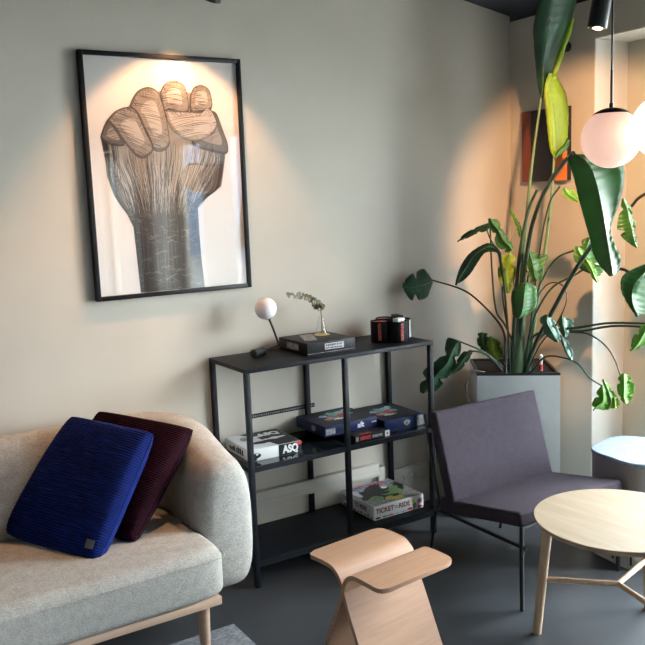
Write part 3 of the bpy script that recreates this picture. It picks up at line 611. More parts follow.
# local frame: x across, y towards the back
cw = .597
def slab(p0, p1, th, width, r=.014, ov=.0, pillow=.004):
    """cushion slab along profile p0->p1 (y,z), thickness th to the left of the direction"""
    d = Vector((p1[0]-p0[0], p1[1]-p0[1])); L = d.length; d.normalize(); nm = Vector((-d.y, d.x)); loops = []
    mb = MB(); m = Matrix(((1, 0, 0, 0), (0, d.x, nm.x, p0[0]), (0, d.y, nm.y, p0[1]), (0, 0, 0, 1)))
    return mb.box(-.012, width+.0, 0, L, 0, th, 0, r, 4, m)
slab((-.012, .346), (.455, .269), .058, cw).build('seat_cushion', M['chair'], CH)
d = Vector((.117, .402)); L = d.length; d.normalize(); nm = Vector((d.y, -d.x))
mm = Matrix(((1, 0, 0, 0), (0, d.x, -nm.x, .413), (0, d.y, -nm.y, .290), (0, 0, 0, 1)))
MB().box(-.012, cw, 0, L, 0, .055, 0, .012, 4, mm).build('back_cushion', M['chair'], CH)
frm = MB()
for x in (.008, cw-.018):
    frm.tube([(x, -.02, .258), (x+(.068 if x < .2 else -.04), .60, .222)], .0075, n=10)
    frm.tube([(x+.016, .50, .28), (x+.016, .590, .67)], .006, n=10)
frm.tube([(.008, .005, .335), (cw-.018, .005, .335)], .0075, n=10); frm.tube([(.07, .56, .225), (cw-.05, .56, .225)], .0075, n=10); frm.tube([(.024, .52, .255), (cw-.002, .52, .255)], .0075, n=10)
frm.build('seat_frame', M['black'], CH)
for x in (.004, cw-.014): MB().tube([(x, 0, 0), (x, 0, .345)], .0085, .0085, n=12).build('leg', M['black'], CH)
for x in (.088, cw-.070): MB().tube([(x, .640, 0), (x-.012, .588, .222), (x-.022, .52, .262)], .0075, n=12).build('leg', M['black'], CH)

# ------------------------------------------------------------------ round coffee table
TX, TY, TH, TR = 2.340, -1.500, .462, .295
CT = thing('coffee_table', 'round pale oak coffee table on three splayed wooden legs', 'table', (TX, TY, 0))
MB().lathe([(.001, TH-.024), (TR-.018, TH-.024), (TR-.004, TH-.012), (TR, TH-.005), (TR, TH-.003)], (0, 0, 0), 96).build('tabletop_edge', M['oakedge'], CT)
MB().lathe([(TR, TH-.003), (TR-.002, TH), (.001, TH)], (0, 0, 0), 96).build('tabletop', M['oak'], CT)
hub = Vector((0, 0, .213))
for a in (135.3, 255.3, 15.3):
    u = Vector((cos(rad(a)), sin(rad(a)), 0)); P0 = u*.283; P1 = u*.243+Vector((0, 0, TH-.022))
    MB().tube([P0, P0.lerp(P1, .35), P0.lerp(P1, .8), P1], .0155, .0195, n=20).build('leg', M['oakleg'], CT)
    MB().tube([hub, P0.lerp(P1, .213/(TH-.022))], .0095, .0105, n=14).build('stretcher', M['oakleg'], CT)

# ------------------------------------------------------------------ scalloped side stool
PS = thing('side_stool', 'scalloped grey side stool with a pale blue terrazzo top beside the window', 'stool', (3.035, -1.075, 0))
def lobes(R, z, n=140): return [Vector(((R*(1+.055*cos(5*(2*PI*k/n-rad(138)))))*cos(2*PI*k/n), (R*(1+.055*cos(5*(2*PI*k/n-rad(138)))))*sin(2*PI*k/n), z)) for k in range(n)]
MB().loft([lobes(.205, .075), lobes(.205, .452), lobes(.203, .456)]).build('body', M['stool_body'], PS, angle=50)
MB().loft([lobes(.205, .456), lobes(.208, .459), lobes(.208, .470), lobes(.205, .474)]).build('terrazzo_top', M['terrazzo'], PS, angle=50)
MB().loft([lobes(.202, 0), lobes(.202, .075)]).build('plinth', M['stonewhite'], PS, angle=50)
for k in range(0, 140, 10):
    p = lobes(.2028, 0)[k]; a = 2*PI*k/140; MB().box(-.003, .003, -.004, .004, .02, .068, 0, 0, 2, Matrix.Translation((p.x, p.y, 0)) @ Matrix.Rotation(a, 4, 'Z')).build('plinth_slot', M['black'], PS, smooth=False)

# ------------------------------------------------------------------ planter
FL, FR, BR, BL = [Vector(p) for p in ((2.727, -.349), (3.027, -.608), (3.252, -.296), (2.953, -.045))]
PC = (FL+FR+BR+BL)/4; PLT = thing('planter', 'tall square silver planter in the room corner', 'planter', (PC.x, PC.y, 0)); pc = PLT.location; PH = .745
def ringp(s, z): return [Vector((PC.x+(p.x-PC.x)*s, PC.y+(p.y-PC.y)*s, z)) for p in (FL, FR, BR, BL)]
MB(pc).loft([ringp(.985, .012), ringp(1, .016), ringp(1, PH-.012)]).build('pot', M['planter'], PLT, smooth=False)
MB(pc).loft([ringp(.9, 0), ringp(.9, .012)]).build('base', M['rim'], PLT, smooth=False)
MB(pc).loft([ringp(1.0, PH-.012), ringp(1.0, PH), ringp(.93, PH), ringp(.93, PH-.012)], False).build('rim', M['rim'], PLT, smooth=False)
MB(pc).loft([ringp(.93, PH-.012), ringp(.93, PH-.011)]).build('soil', M['soil'], PLT, smooth=False)
wg = MB(pc); wg.tube([(3.035, -.475, PH-.02), (3.035, -.475, PH+.065)], .0085, n=12); wg.sphere((3.035, -.475, PH+.065), .0085, 12, 6); wg.build('water_gauge', M['offwhite'], PLT)
MB(pc).tube([(3.035, -.475, PH-.005), (3.035, -.475, PH+.022)], .0092, n=12).build('gauge_marker', M['red'], PLT)

# ------------------------------------------------------------------ plants
LEAVES = [
('banana', 'leaf_dark', [[[3.045, -0.46, 2.061], [3.033, -0.477, 2.054], [3.088, -0.438, 2.07]], [[3.019, -0.468, 2.119], [3.025, -0.497, 2.106], [3.107, -0.471, 2.141]], [[3.0, -0.471, 2.228], [3.019, -0.509, 2.214], [3.114, -0.495, 2.221]], [[2.982, -0.479, 2.315], [3.018, -0.528, 2.3], [3.129, -0.524, 2.308]], [[2.967, -0.493, 2.374], [3.018, -0.547, 2.386], [3.15, -0.553, 2.412]], [[2.973, -0.516, 2.463], [3.024, -0.57, 2.469], [3.161, -0.578, 2.497]], [[2.989, -0.549, 2.523], [3.027, -0.597, 2.52], [3.127, -0.584, 2.537]], [[3.012, -0.593, 2.55], [3.016, -0.619, 2.548], [3.08, -0.585, 2.563]]], None),
('banana', 'leaf_yellow', [[[3.056, -0.524, 2.145], [3.05, -0.533, 2.139], [3.059, -0.527, 2.136]], [[3.048, -0.532, 2.166], [3.048, -0.544, 2.165], [3.067, -0.544, 2.161]], [[3.059, -0.546, 2.219], [3.063, -0.56, 2.217], [3.082, -0.561, 2.213]], [[3.074, -0.562, 2.28], [3.078, -0.576, 2.278], [3.093, -0.574, 2.275]], [[3.089, -0.578, 2.336], [3.093, -0.592, 2.334], [3.108, -0.59, 2.331]], [[3.105, -0.593, 2.401], [3.105, -0.605, 2.399], [3.116, -0.601, 2.396]]], 'yellow-green rolled edge of the tall leaf'),
('banana', 'leaf_yellow', [[[3.051, -0.536, 1.78], [3.07, -0.525, 1.776], [3.113, -0.491, 1.783]], [[3.032, -0.535, 1.808], [3.074, -0.539, 1.799], [3.155, -0.522, 1.847]], [[3.021, -0.532, 1.878], [3.067, -0.539, 1.868], [3.159, -0.53, 1.903]], [[3.013, -0.527, 1.97], [3.063, -0.536, 1.961], [3.16, -0.532, 1.986]], [[3.004, -0.523, 2.052], [3.051, -0.529, 2.048], [3.148, -0.527, 2.066]], [[3.004, -0.529, 2.11], [3.039, -0.527, 2.112], [3.12, -0.515, 2.126]], [[3.015, -0.543, 2.159], [3.039, -0.534, 2.161], [3.094, -0.508, 2.167]]], 'young yellow-green rolled leaf'),
('banana', 'leaf_mid', [[[3.051, -0.548, 1.779], [3.045, -0.557, 1.774], [3.054, -0.551, 1.772]], [[3.066, -0.553, 1.807], [3.065, -0.566, 1.792], [3.08, -0.565, 1.788]], [[3.093, -0.565, 1.834], [3.092, -0.578, 1.819], [3.107, -0.577, 1.815]], [[3.108, -0.569, 1.861], [3.105, -0.581, 1.851], [3.12, -0.577, 1.856]]], None),
('banana', 'leaf_mid', [[[2.339, -1.278, 1.746], [2.302, -1.315, 1.743], [2.347, -1.284, 1.742]], [[2.316, -1.28, 1.721], [2.321, -1.342, 1.724], [2.413, -1.339, 1.731]], [[2.317, -1.302, 1.668], [2.335, -1.37, 1.682], [2.465, -1.387, 1.704]], [[2.316, -1.326, 1.595], [2.337, -1.395, 1.613], [2.459, -1.406, 1.644]], [[2.317, -1.352, 1.518], [2.334, -1.42, 1.527], [2.426, -1.412, 1.562]], [[2.319, -1.378, 1.442], [2.328, -1.442, 1.449], [2.386, -1.412, 1.487]], [[2.316, -1.398, 1.387], [2.322, -1.46, 1.389], [2.378, -1.427, 1.439]], [[2.324, -1.421, 1.349], [2.315, -1.475, 1.349], [2.386, -1.455, 1.377]], [[2.334, -1.443, 1.325], [2.307, -1.486, 1.325], [2.367, -1.462, 1.334]]], None),
('monstera', 'leaf_mid', [[[3.078, -0.91, 1.569], [3.057, -0.932, 1.574], [3.089, -0.917, 1.569]], [[3.062, -0.913, 1.522], [3.064, -0.948, 1.53], [3.11, -0.943, 1.515]], [[3.047, -0.915, 1.479], [3.064, -0.959, 1.487], [3.1, -0.946, 1.485]], [[3.036, -0.919, 1.44], [3.065, -0.97, 1.452], [3.113, -0.963, 1.458]], [[3.048, -0.936, 1.404], [3.065, -0.98, 1.417], [3.096, -0.961, 1.428]], [[3.072, -0.96, 1.373], [3.066, -0.99, 1.383], [3.101, -0.974, 1.398]], [[3.09, -0.978, 1.355], [3.068, -1.0, 1.357], [3.098, -0.982, 1.363]]], None),
('monstera', 'leaf_mid', [[[3.069, -0.732, 1.4], [3.06, -0.751, 1.396], [3.08, -0.74, 1.39]], [[3.036, -0.719, 1.383], [3.041, -0.751, 1.356], [3.101, -0.762, 1.366]], [[3.0, -0.71, 1.334], [3.021, -0.751, 1.311], [3.101, -0.775, 1.321]], [[2.996, -0.72, 1.289], [3.021, -0.763, 1.271], [3.1, -0.787, 1.275]], [[3.016, -0.744, 1.252], [3.038, -0.783, 1.243], [3.097, -0.796, 1.244]], [[3.068, -0.786, 1.222], [3.06, -0.804, 1.224], [3.084, -0.795, 1.226]]], None),
('monstera', 'leaf_bright', [[[2.935, -0.773, 1.368], [2.927, -0.792, 1.369], [2.949, -0.783, 1.363]], [[2.925, -0.776, 1.341], [2.931, -0.805, 1.337], [2.974, -0.808, 1.335]], [[2.941, -0.797, 1.305], [2.951, -0.828, 1.301], [2.985, -0.827, 1.294]], [[2.957, -0.817, 1.278], [2.959, -0.843, 1.27], [2.993, -0.843, 1.258]], [[2.968, -0.836, 1.233], [2.966, -0.86, 1.226], [2.991, -0.85, 1.232]], [[2.981, -0.854, 1.206], [2.97, -0.871, 1.206], [2.993, -0.86, 1.21]]], 'bright light-green leaf'),
('banana', 'leaf_mid', [[[2.962, -1.145, 1.309], [2.939, -1.167, 1.308], [2.994, -1.131, 1.298]], [[2.892, -1.116, 1.284], [2.907, -1.163, 1.273], [3.027, -1.166, 1.272]], [[2.843, -1.101, 1.254], [2.864, -1.153, 1.231], [3.026, -1.187, 1.202]], [[2.827, -1.11, 1.202], [2.837, -1.155, 1.18], [2.983, -1.181, 1.143]], [[2.835, -1.133, 1.153], [2.832, -1.17, 1.136], [2.944, -1.173, 1.104]], [[2.848, -1.158, 1.113], [2.833, -1.184, 1.113], [2.904, -1.159, 1.099]], [[2.85, -1.172, 1.097], [2.828, -1.193, 1.1], [2.882, -1.157, 1.093]]], None),
('monstera', 'leaf_bright', [[[2.933, -1.181, 1.064], [2.916, -1.194, 1.064], [2.941, -1.176, 1.051]], [[2.896, -1.166, 1.054], [2.887, -1.187, 1.037], [2.944, -1.189, 1.022]], [[2.856, -1.154, 1.016], [2.857, -1.182, 0.994], [2.925, -1.189, 0.991]], [[2.836, -1.155, 0.973], [2.833, -1.178, 0.968], [2.886, -1.175, 0.965]], [[2.827, -1.158, 0.953], [2.813, -1.174, 0.955], [2.842, -1.156, 0.951]]], None),
('monstera', 'leaf_bright', [[[2.965, -0.9, 0.741], [2.953, -0.915, 0.75], [2.973, -0.904, 0.749]], [[2.944, -0.896, 0.72], [2.95, -0.924, 0.715], [2.994, -0.926, 0.722]], [[2.926, -0.895, 0.686], [2.943, -0.93, 0.681], [2.999, -0.939, 0.696]], [[2.912, -0.895, 0.665], [2.927, -0.927, 0.669], [2.989, -0.942, 0.671]], [[2.91, -0.903, 0.635], [2.911, -0.924, 0.662], [2.959, -0.934, 0.637]], [[2.911, -0.908, 0.64], [2.899, -0.923, 0.65], [2.923, -0.914, 0.649]]], 'light-green lobed leaf low beside the window'),
('monstera', 'leaf_bright', [[[2.964, -0.907, 0.769], [2.952, -0.922, 0.778], [2.971, -0.911, 0.769]], [[2.962, -0.919, 0.744], [2.957, -0.94, 0.74], [2.985, -0.933, 0.743]], [[2.96, -0.932, 0.715], [2.958, -0.956, 0.701], [2.994, -0.954, 0.709]], [[2.954, -0.943, 0.681], [2.952, -0.966, 0.677], [2.999, -0.972, 0.675]], [[2.941, -0.949, 0.648], [2.932, -0.967, 0.648], [2.96, -0.96, 0.651]]], None),
('monstera', 'leaf_bright', [[[3.027, -0.964, 0.801], [3.009, -0.988, 0.805], [3.033, -0.98, 0.799]], [[3.006, -0.959, 0.781], [3.002, -0.994, 0.774], [3.054, -1.001, 0.776]], [[2.994, -0.964, 0.742], [2.995, -1.001, 0.735], [3.054, -1.012, 0.742]], [[2.992, -0.972, 0.712], [2.988, -1.006, 0.706], [3.043, -1.016, 0.708]], [[2.997, -0.984, 0.686], [2.987, -1.013, 0.689], [3.026, -1.014, 0.683]], [[3.007, -0.998, 0.669], [2.986, -1.019, 0.677], [3.01, -1.011, 0.676]]], 'round bright green leaf'),
('monstera', 'leaf_yellow', [[[2.977, -0.952, 0.693], [2.977, -0.962, 0.699], [2.996, -0.963, 0.696]], [[2.962, -0.958, 0.673], [2.969, -0.974, 0.671], [2.997, -0.979, 0.676]], [[2.952, -0.967, 0.654], [2.959, -0.983, 0.656], [2.982, -0.986, 0.653]]], None),
('monstera', 'leaf_grey', [[[2.873, -0.659, 1.054], [2.858, -0.685, 1.054], [2.887, -0.67, 1.04]], [[2.84, -0.653, 1.038], [2.843, -0.693, 1.024], [2.897, -0.691, 1.022]], [[2.833, -0.666, 1.003], [2.847, -0.713, 0.988], [2.898, -0.709, 0.991]], [[2.844, -0.693, 0.958], [2.854, -0.737, 0.949], [2.898, -0.727, 0.951]], [[2.861, -0.719, 0.941], [2.853, -0.75, 0.936], [2.888, -0.736, 0.94]]], None),
('monstera', 'leaf_grey', [[[2.95, -0.674, 1.034], [2.943, -0.692, 1.041], [2.969, -0.686, 1.033]], [[2.933, -0.677, 1.003], [2.937, -0.704, 1.0], [2.998, -0.715, 1.014]], [[2.932, -0.69, 0.971], [2.936, -0.716, 0.969], [2.98, -0.719, 0.974]], [[2.933, -0.702, 0.949], [2.928, -0.723, 0.947], [2.956, -0.717, 0.948]]], None),
('monstera', 'leaf_grey', [[[2.907, -0.707, 0.962], [2.899, -0.726, 0.961], [2.921, -0.718, 0.952]], [[2.9, -0.725, 0.928], [2.895, -0.747, 0.917], [2.931, -0.745, 0.922]], [[2.901, -0.748, 0.888], [2.896, -0.771, 0.878], [2.932, -0.768, 0.883]], [[2.906, -0.773, 0.854], [2.898, -0.793, 0.849], [2.918, -0.78, 0.853]]], None),
('monstera', 'leaf_dark', [[[2.651, -0.118, 1.188], [2.634, -0.13, 1.195], [2.648, -0.114, 1.203]], [[2.618, -0.116, 1.12], [2.608, -0.123, 1.182], [2.616, -0.092, 1.255]], [[2.578, -0.102, 1.103], [2.569, -0.108, 1.174], [2.576, -0.077, 1.242]], [[2.536, -0.083, 1.105], [2.53, -0.092, 1.167], [2.546, -0.067, 1.229]], [[2.511, -0.067, 1.147], [2.502, -0.081, 1.173], [2.513, -0.059, 1.201]], [[2.5, -0.063, 1.172], [2.486, -0.077, 1.179], [2.502, -0.062, 1.187]]], None),
('monstera', 'leaf_dark', [[[2.653, -0.311, 0.906], [2.638, -0.335, 0.916], [2.657, -0.314, 0.901]], [[2.611, -0.272, 0.927], [2.625, -0.321, 0.906], [2.658, -0.312, 0.866]], [[2.592, -0.263, 0.868], [2.6, -0.306, 0.853], [2.645, -0.304, 0.822]], [[2.562, -0.244, 0.82], [2.582, -0.295, 0.804], [2.629, -0.292, 0.778]], [[2.522, -0.216, 0.786], [2.545, -0.271, 0.761], [2.604, -0.276, 0.734]], [[2.496, -0.2, 0.742], [2.521, -0.254, 0.722], [2.584, -0.261, 0.699]], [[2.488, -0.199, 0.668], [2.504, -0.242, 0.683], [2.56, -0.243, 0.669]], [[2.508, -0.206, 0.651], [2.498, -0.233, 0.662], [2.533, -0.221, 0.654]]], None),
('monstera', 'leaf_dark', [[[2.701, -0.336, 0.864], [2.696, -0.356, 0.862], [2.703, -0.34, 0.844]], [[2.674, -0.309, 0.854], [2.675, -0.335, 0.842], [2.699, -0.33, 0.823]], [[2.646, -0.288, 0.809], [2.653, -0.317, 0.803], [2.686, -0.315, 0.793]], [[2.624, -0.268, 0.77], [2.63, -0.298, 0.763], [2.665, -0.295, 0.763]], [[2.618, -0.259, 0.734], [2.613, -0.28, 0.738], [2.64, -0.271, 0.743]]], None),
('banana', 'leaf_dark', [[[2.811, -0.427, 1.347], [2.788, -0.45, 1.34], [2.787, -0.451, 1.331]], [[2.789, -0.382, 1.381], [2.77, -0.409, 1.364], [2.779, -0.419, 1.34]], [[2.762, -0.342, 1.367], [2.747, -0.371, 1.35], [2.758, -0.38, 1.335]], [[2.727, -0.301, 1.33], [2.722, -0.336, 1.317], [2.739, -0.351, 1.292]], [[2.703, -0.27, 1.276], [2.702, -0.307, 1.264], [2.72, -0.322, 1.239]], [[2.695, -0.248, 1.222], [2.686, -0.28, 1.215], [2.702, -0.291, 1.204]], [[2.696, -0.231, 1.176], [2.681, -0.257, 1.179], [2.685, -0.259, 1.184]]], None),
('monstera', 'leaf_dark', [[[2.817, -0.36, 1.48], [2.813, -0.371, 1.471], [2.81, -0.36, 1.456]], [[2.786, -0.331, 1.467], [2.786, -0.345, 1.457], [2.799, -0.345, 1.437]], [[2.749, -0.3, 1.449], [2.75, -0.314, 1.44], [2.763, -0.313, 1.424]], [[2.716, -0.272, 1.422], [2.712, -0.284, 1.412], [2.726, -0.282, 1.402]], [[2.694, -0.253, 1.389], [2.692, -0.263, 1.389], [2.703, -0.257, 1.393]]], None),
('monstera', 'leaf_mid', [[[2.757, -0.404, 1.497], [2.752, -0.423, 1.502], [2.773, -0.414, 1.496]], [[2.755, -0.412, 1.469], [2.758, -0.436, 1.473], [2.794, -0.432, 1.49]], [[2.764, -0.429, 1.426], [2.772, -0.455, 1.445], [2.803, -0.449, 1.452]], [[2.771, -0.448, 1.369], [2.784, -0.475, 1.397], [2.813, -0.465, 1.419]], [[2.786, -0.466, 1.35], [2.802, -0.496, 1.369], [2.827, -0.484, 1.39]], [[2.805, -0.485, 1.335], [2.809, -0.508, 1.35], [2.833, -0.497, 1.362]]], None),
('banana', 'leaf_mid', [[[2.854, -0.539, 1.197], [2.833, -0.573, 1.203], [2.87, -0.549, 1.196]], [[2.808, -0.52, 1.171], [2.823, -0.577, 1.169], [2.897, -0.575, 1.172]], [[2.788, -0.52, 1.126], [2.811, -0.581, 1.129], [2.893, -0.584, 1.131]], [[2.784, -0.531, 1.08], [2.8, -0.586, 1.088], [2.886, -0.591, 1.094]], [[2.781, -0.54, 1.043], [2.785, -0.588, 1.052], [2.864, -0.587, 1.063]], [[2.793, -0.554, 1.034], [2.772, -0.588, 1.037], [2.818, -0.568, 1.037]]], None),
('monstera', 'leaf_yellow', [[[2.924, -0.358, 1.323], [2.918, -0.378, 1.324], [2.94, -0.369, 1.323]], [[2.892, -0.349, 1.301], [2.905, -0.383, 1.291], [2.95, -0.386, 1.298]], [[2.869, -0.351, 1.253], [2.886, -0.389, 1.234], [2.943, -0.399, 1.24]], [[2.863, -0.364, 1.195], [2.876, -0.399, 1.182], [2.925, -0.404, 1.188]], [[2.874, -0.387, 1.147], [2.872, -0.409, 1.144], [2.904, -0.404, 1.15]], [[2.885, -0.403, 1.132], [2.874, -0.42, 1.132], [2.894, -0.408, 1.137]]], 'yellowing leaf'),
('monstera', 'leaf_mid', [[[2.942, -0.474, 1.336], [2.935, -0.493, 1.341], [2.958, -0.484, 1.335]], [[2.92, -0.475, 1.308], [2.934, -0.507, 1.308], [2.991, -0.517, 1.319]], [[2.914, -0.488, 1.266], [2.932, -0.522, 1.276], [3.017, -0.543, 1.314]], [[2.916, -0.505, 1.228], [2.927, -0.533, 1.243], [2.984, -0.543, 1.254]], [[2.914, -0.52, 1.191], [2.922, -0.544, 1.216], [2.962, -0.544, 1.222]], [[2.933, -0.54, 1.195], [2.922, -0.557, 1.202], [2.946, -0.547, 1.204]]], None),
('monstera', 'leaf_yellow', [[[2.838, -0.317, 0.91], [2.833, -0.337, 0.917], [2.855, -0.328, 0.909]], [[2.817, -0.318, 0.877], [2.828, -0.349, 0.874], [2.877, -0.354, 0.884]], [[2.812, -0.329, 0.839], [2.827, -0.363, 0.836], [2.88, -0.371, 0.845]], [[2.824, -0.352, 0.8], [2.831, -0.38, 0.798], [2.872, -0.379, 0.812]]], 'yellow mottled leaf low over the planter'),
('monstera', 'leaf_mid', [[[2.807, -0.271, 0.928], [2.811, -0.296, 0.935], [2.845, -0.295, 0.926]], [[2.794, -0.278, 0.89], [2.805, -0.309, 0.887], [2.85, -0.312, 0.892]], [[2.797, -0.295, 0.846], [2.805, -0.323, 0.849], [2.841, -0.321, 0.854]], [[2.815, -0.319, 0.821], [2.806, -0.336, 0.825], [2.824, -0.323, 0.826]]], None),
('monstera', 'leaf_bright', [[[3.017, -0.278, 1.536], [3.016, -0.283, 1.536], [3.022, -0.281, 1.535]], [[3.019, -0.291, 1.505], [3.023, -0.3, 1.5], [3.036, -0.301, 1.505]], [[3.025, -0.305, 1.475], [3.029, -0.315, 1.47], [3.042, -0.316, 1.475]], [[3.026, -0.317, 1.445], [3.035, -0.329, 1.44], [3.048, -0.33, 1.449]], [[3.03, -0.334, 1.401], [3.03, -0.341, 1.391], [3.044, -0.341, 1.41]]], None),
('monstera', 'leaf_bright', [[[2.944, -0.688, 1.619], [2.945, -0.698, 1.632], [2.964, -0.7, 1.623]], [[2.937, -0.7, 1.592], [2.949, -0.718, 1.6], [2.986, -0.727, 1.612]], [[2.95, -0.724, 1.573], [2.962, -0.742, 1.581], [2.991, -0.746, 1.589]], [[2.972, -0.751, 1.563], [2.968, -0.76, 1.563], [2.984, -0.757, 1.571]]], None)
]
STEMS = [
('banana', [[2.936, -0.41, 0.722], [2.935, -0.419, 0.945], [2.957, -0.432, 1.29], [2.984, -0.454, 1.673], [3.033, -0.477, 2.054]], 0.012, 0.006, 'stem_pale', None),
('banana', [[2.982, -0.439, 0.72], [2.997, -0.472, 0.994], [3.031, -0.505, 1.336], [3.051, -0.524, 1.574], [3.07, -0.525, 1.776]], 0.011, 0.006, 'stem_pale', None),
('banana', [[2.934, -0.432, 0.726], [2.933, -0.441, 0.948], [2.929, -0.466, 1.196], [2.872, -0.567, 1.441], [2.708, -0.795, 1.601], [2.462, -1.102, 1.694], [2.302, -1.315, 1.743]], 0.012, 0.008, 'stem', None),
('banana', [[2.899, -0.412, 0.717], [2.904, -0.423, 0.949], [2.919, -0.444, 1.293], [2.951, -0.472, 1.521], [2.954, -0.527, 1.624]], 0.012, 0.007, 'stem', None),
('banana', [[2.937, -0.457, 0.729], [2.939, -0.527, 0.883], [2.88, -0.695, 1.076], [2.711, -0.97, 1.286], [2.519, -1.241, 1.435], [2.391, -1.39, 1.49]], 0.011, 0.008, 'stem', None),
('banana', [[2.917, -0.422, 0.726], [2.932, -0.422, 0.846], [2.949, -0.419, 0.993], [2.941, -0.421, 1.094]], 0.034, 0.024, 'stem_pale', 'thick pale-green trunk'),
('banana', [[2.998, -0.424, 0.725], [3.006, -0.43, 0.862], [3.022, -0.442, 0.988]], 0.022, 0.014, 'stem_brown', 'brown dried stalk'),
('banana', [[2.878, -0.42, 0.732], [2.872, -0.414, 0.952], [2.844, -0.418, 1.176], [2.788, -0.45, 1.34]], 0.006, 0.005, 'stem', None),
('monstera', [[2.84, -0.431, 0.739], [2.856, -0.41, 0.854], [2.872, -0.38, 0.948], [2.834, -0.315, 1.045], [2.762, -0.23, 1.141], [2.635, -0.13, 1.2]], 0.007, 0.004, 'stem_brown', None),
('monstera', [[2.856, -0.43, 0.737], [2.802, -0.396, 0.809], [2.732, -0.367, 0.864], [2.638, -0.336, 0.911]], 0.006, 0.004, 'stem', None),
('monstera', [[2.847, -0.425, 0.732], [2.776, -0.389, 0.826], [2.731, -0.368, 0.854], [2.691, -0.354, 0.862]], 0.006, 0.004, 'stem', None),
('monstera', [[2.942, -0.438, 0.725], [2.958, -0.477, 0.899], [2.971, -0.593, 0.96], [2.957, -0.757, 0.99], [2.932, -0.971, 1.038], [2.915, -1.195, 1.06]], 0.007, 0.005, 'stem', None),
('monstera', [[2.951, -0.443, 0.725], [2.976, -0.492, 0.874], [2.979, -0.598, 0.96], [2.975, -0.771, 0.975], [2.949, -0.984, 1.025], [2.959, -1.201, 1.039]], 0.006, 0.005, 'stem', None),
('monstera', [[2.974, -0.713, 0.964], [2.988, -0.805, 0.964], [2.984, -0.904, 0.926], [2.99, -0.954, 0.864], [2.994, -0.979, 0.8]], 0.004, 0.003, 'stem_brown', None),
('monstera', [[2.94, -0.494, 0.735], [2.937, -0.594, 0.834], [2.941, -0.713, 0.845], [2.935, -0.795, 0.83], [2.927, -0.87, 0.778], [2.953, -0.916, 0.745]], 0.005, 0.003, 'stem', None),
('monstera', [[2.915, -0.397, 0.723], [2.926, -0.407, 0.844], [2.884, -0.382, 0.972], [2.833, -0.373, 1.051], [2.803, -0.379, 1.25], [2.783, -0.39, 1.463]], 0.006, 0.004, 'stem', None),
('monstera', [[2.908, -0.378, 0.944], [2.889, -0.364, 1.094], [2.884, -0.364, 1.218], [2.839, -0.39, 1.32], [2.783, -0.388, 1.405], [2.769, -0.383, 1.449]], 0.005, 0.003, 'stem', None),
('monstera', [[2.923, -0.402, 0.723], [2.962, -0.392, 0.989], [2.971, -0.344, 1.235], [2.991, -0.311, 1.357], [3.046, -0.325, 1.469]], 0.004, 0.002, 'stem_pale', None),
('monstera', [[2.959, -0.448, 0.725], [2.963, -0.472, 0.948], [2.966, -0.522, 1.148], [2.974, -0.62, 1.296], [2.956, -0.754, 1.348], [2.93, -0.795, 1.364]], 0.006, 0.004, 'stem', None),
('monstera', [[2.951, -0.443, 0.725], [2.952, -0.495, 0.976], [2.969, -0.594, 1.153], [3.015, -0.704, 1.227], [3.047, -0.764, 1.273]], 0.006, 0.004, 'stem', None),
('monstera', [[2.965, -0.45, 0.734], [2.96, -0.54, 0.882], [2.96, -0.64, 0.991], [3.001, -0.669, 1.108], [3.02, -0.622, 1.174], [3.01, -0.544, 1.175], [2.985, -0.483, 1.095]], 0.004, 0.003, 'stem_brown', None),
('monstera', [[2.926, -0.427, 0.726], [2.949, -0.446, 1.046], [2.949, -0.486, 1.292], [2.935, -0.494, 1.337]], 0.005, 0.004, 'stem', None),
('monstera', [[3.086, -0.956, 1.538], [3.06, -1.017, 1.576], [3.049, -1.122, 1.615]], 0.007, 0.007, 'stem_brown', None),
('monstera', [[2.96, -0.924, 1.274], [2.929, -1.048, 1.274], [2.91, -1.137, 1.238], [2.941, -1.17, 1.295]], 0.007, 0.006, 'stem_brown', None),
('monstera', [[2.754, -0.376, 0.753], [2.68, -0.364, 0.762], [2.642, -0.363, 0.702], [2.649, -0.368, 0.628], [2.679, -0.362, 0.562]], 0.005, 0.004, 'stem_brown', 'thin aerial root over the planter edge'),
('monstera', [[2.923, -0.402, 0.723], [2.903, -0.382, 0.768], [2.863, -0.368, 0.847], [2.854, -0.356, 0.882]], 0.005, 0.003, 'stem', None),
('monstera', [[2.91, -0.394, 0.723], [2.869, -0.34, 0.817], [2.816, -0.305, 0.906]], 0.005, 0.003, 'stem', None),
('monstera', [[2.931, -0.688, 1.637], [2.917, -0.635, 1.553], [2.972, -0.528, 1.34], [2.985, -0.45, 0.943], [2.982, -0.439, 0.72]], 0.005, 0.003, 'stem', None)
]

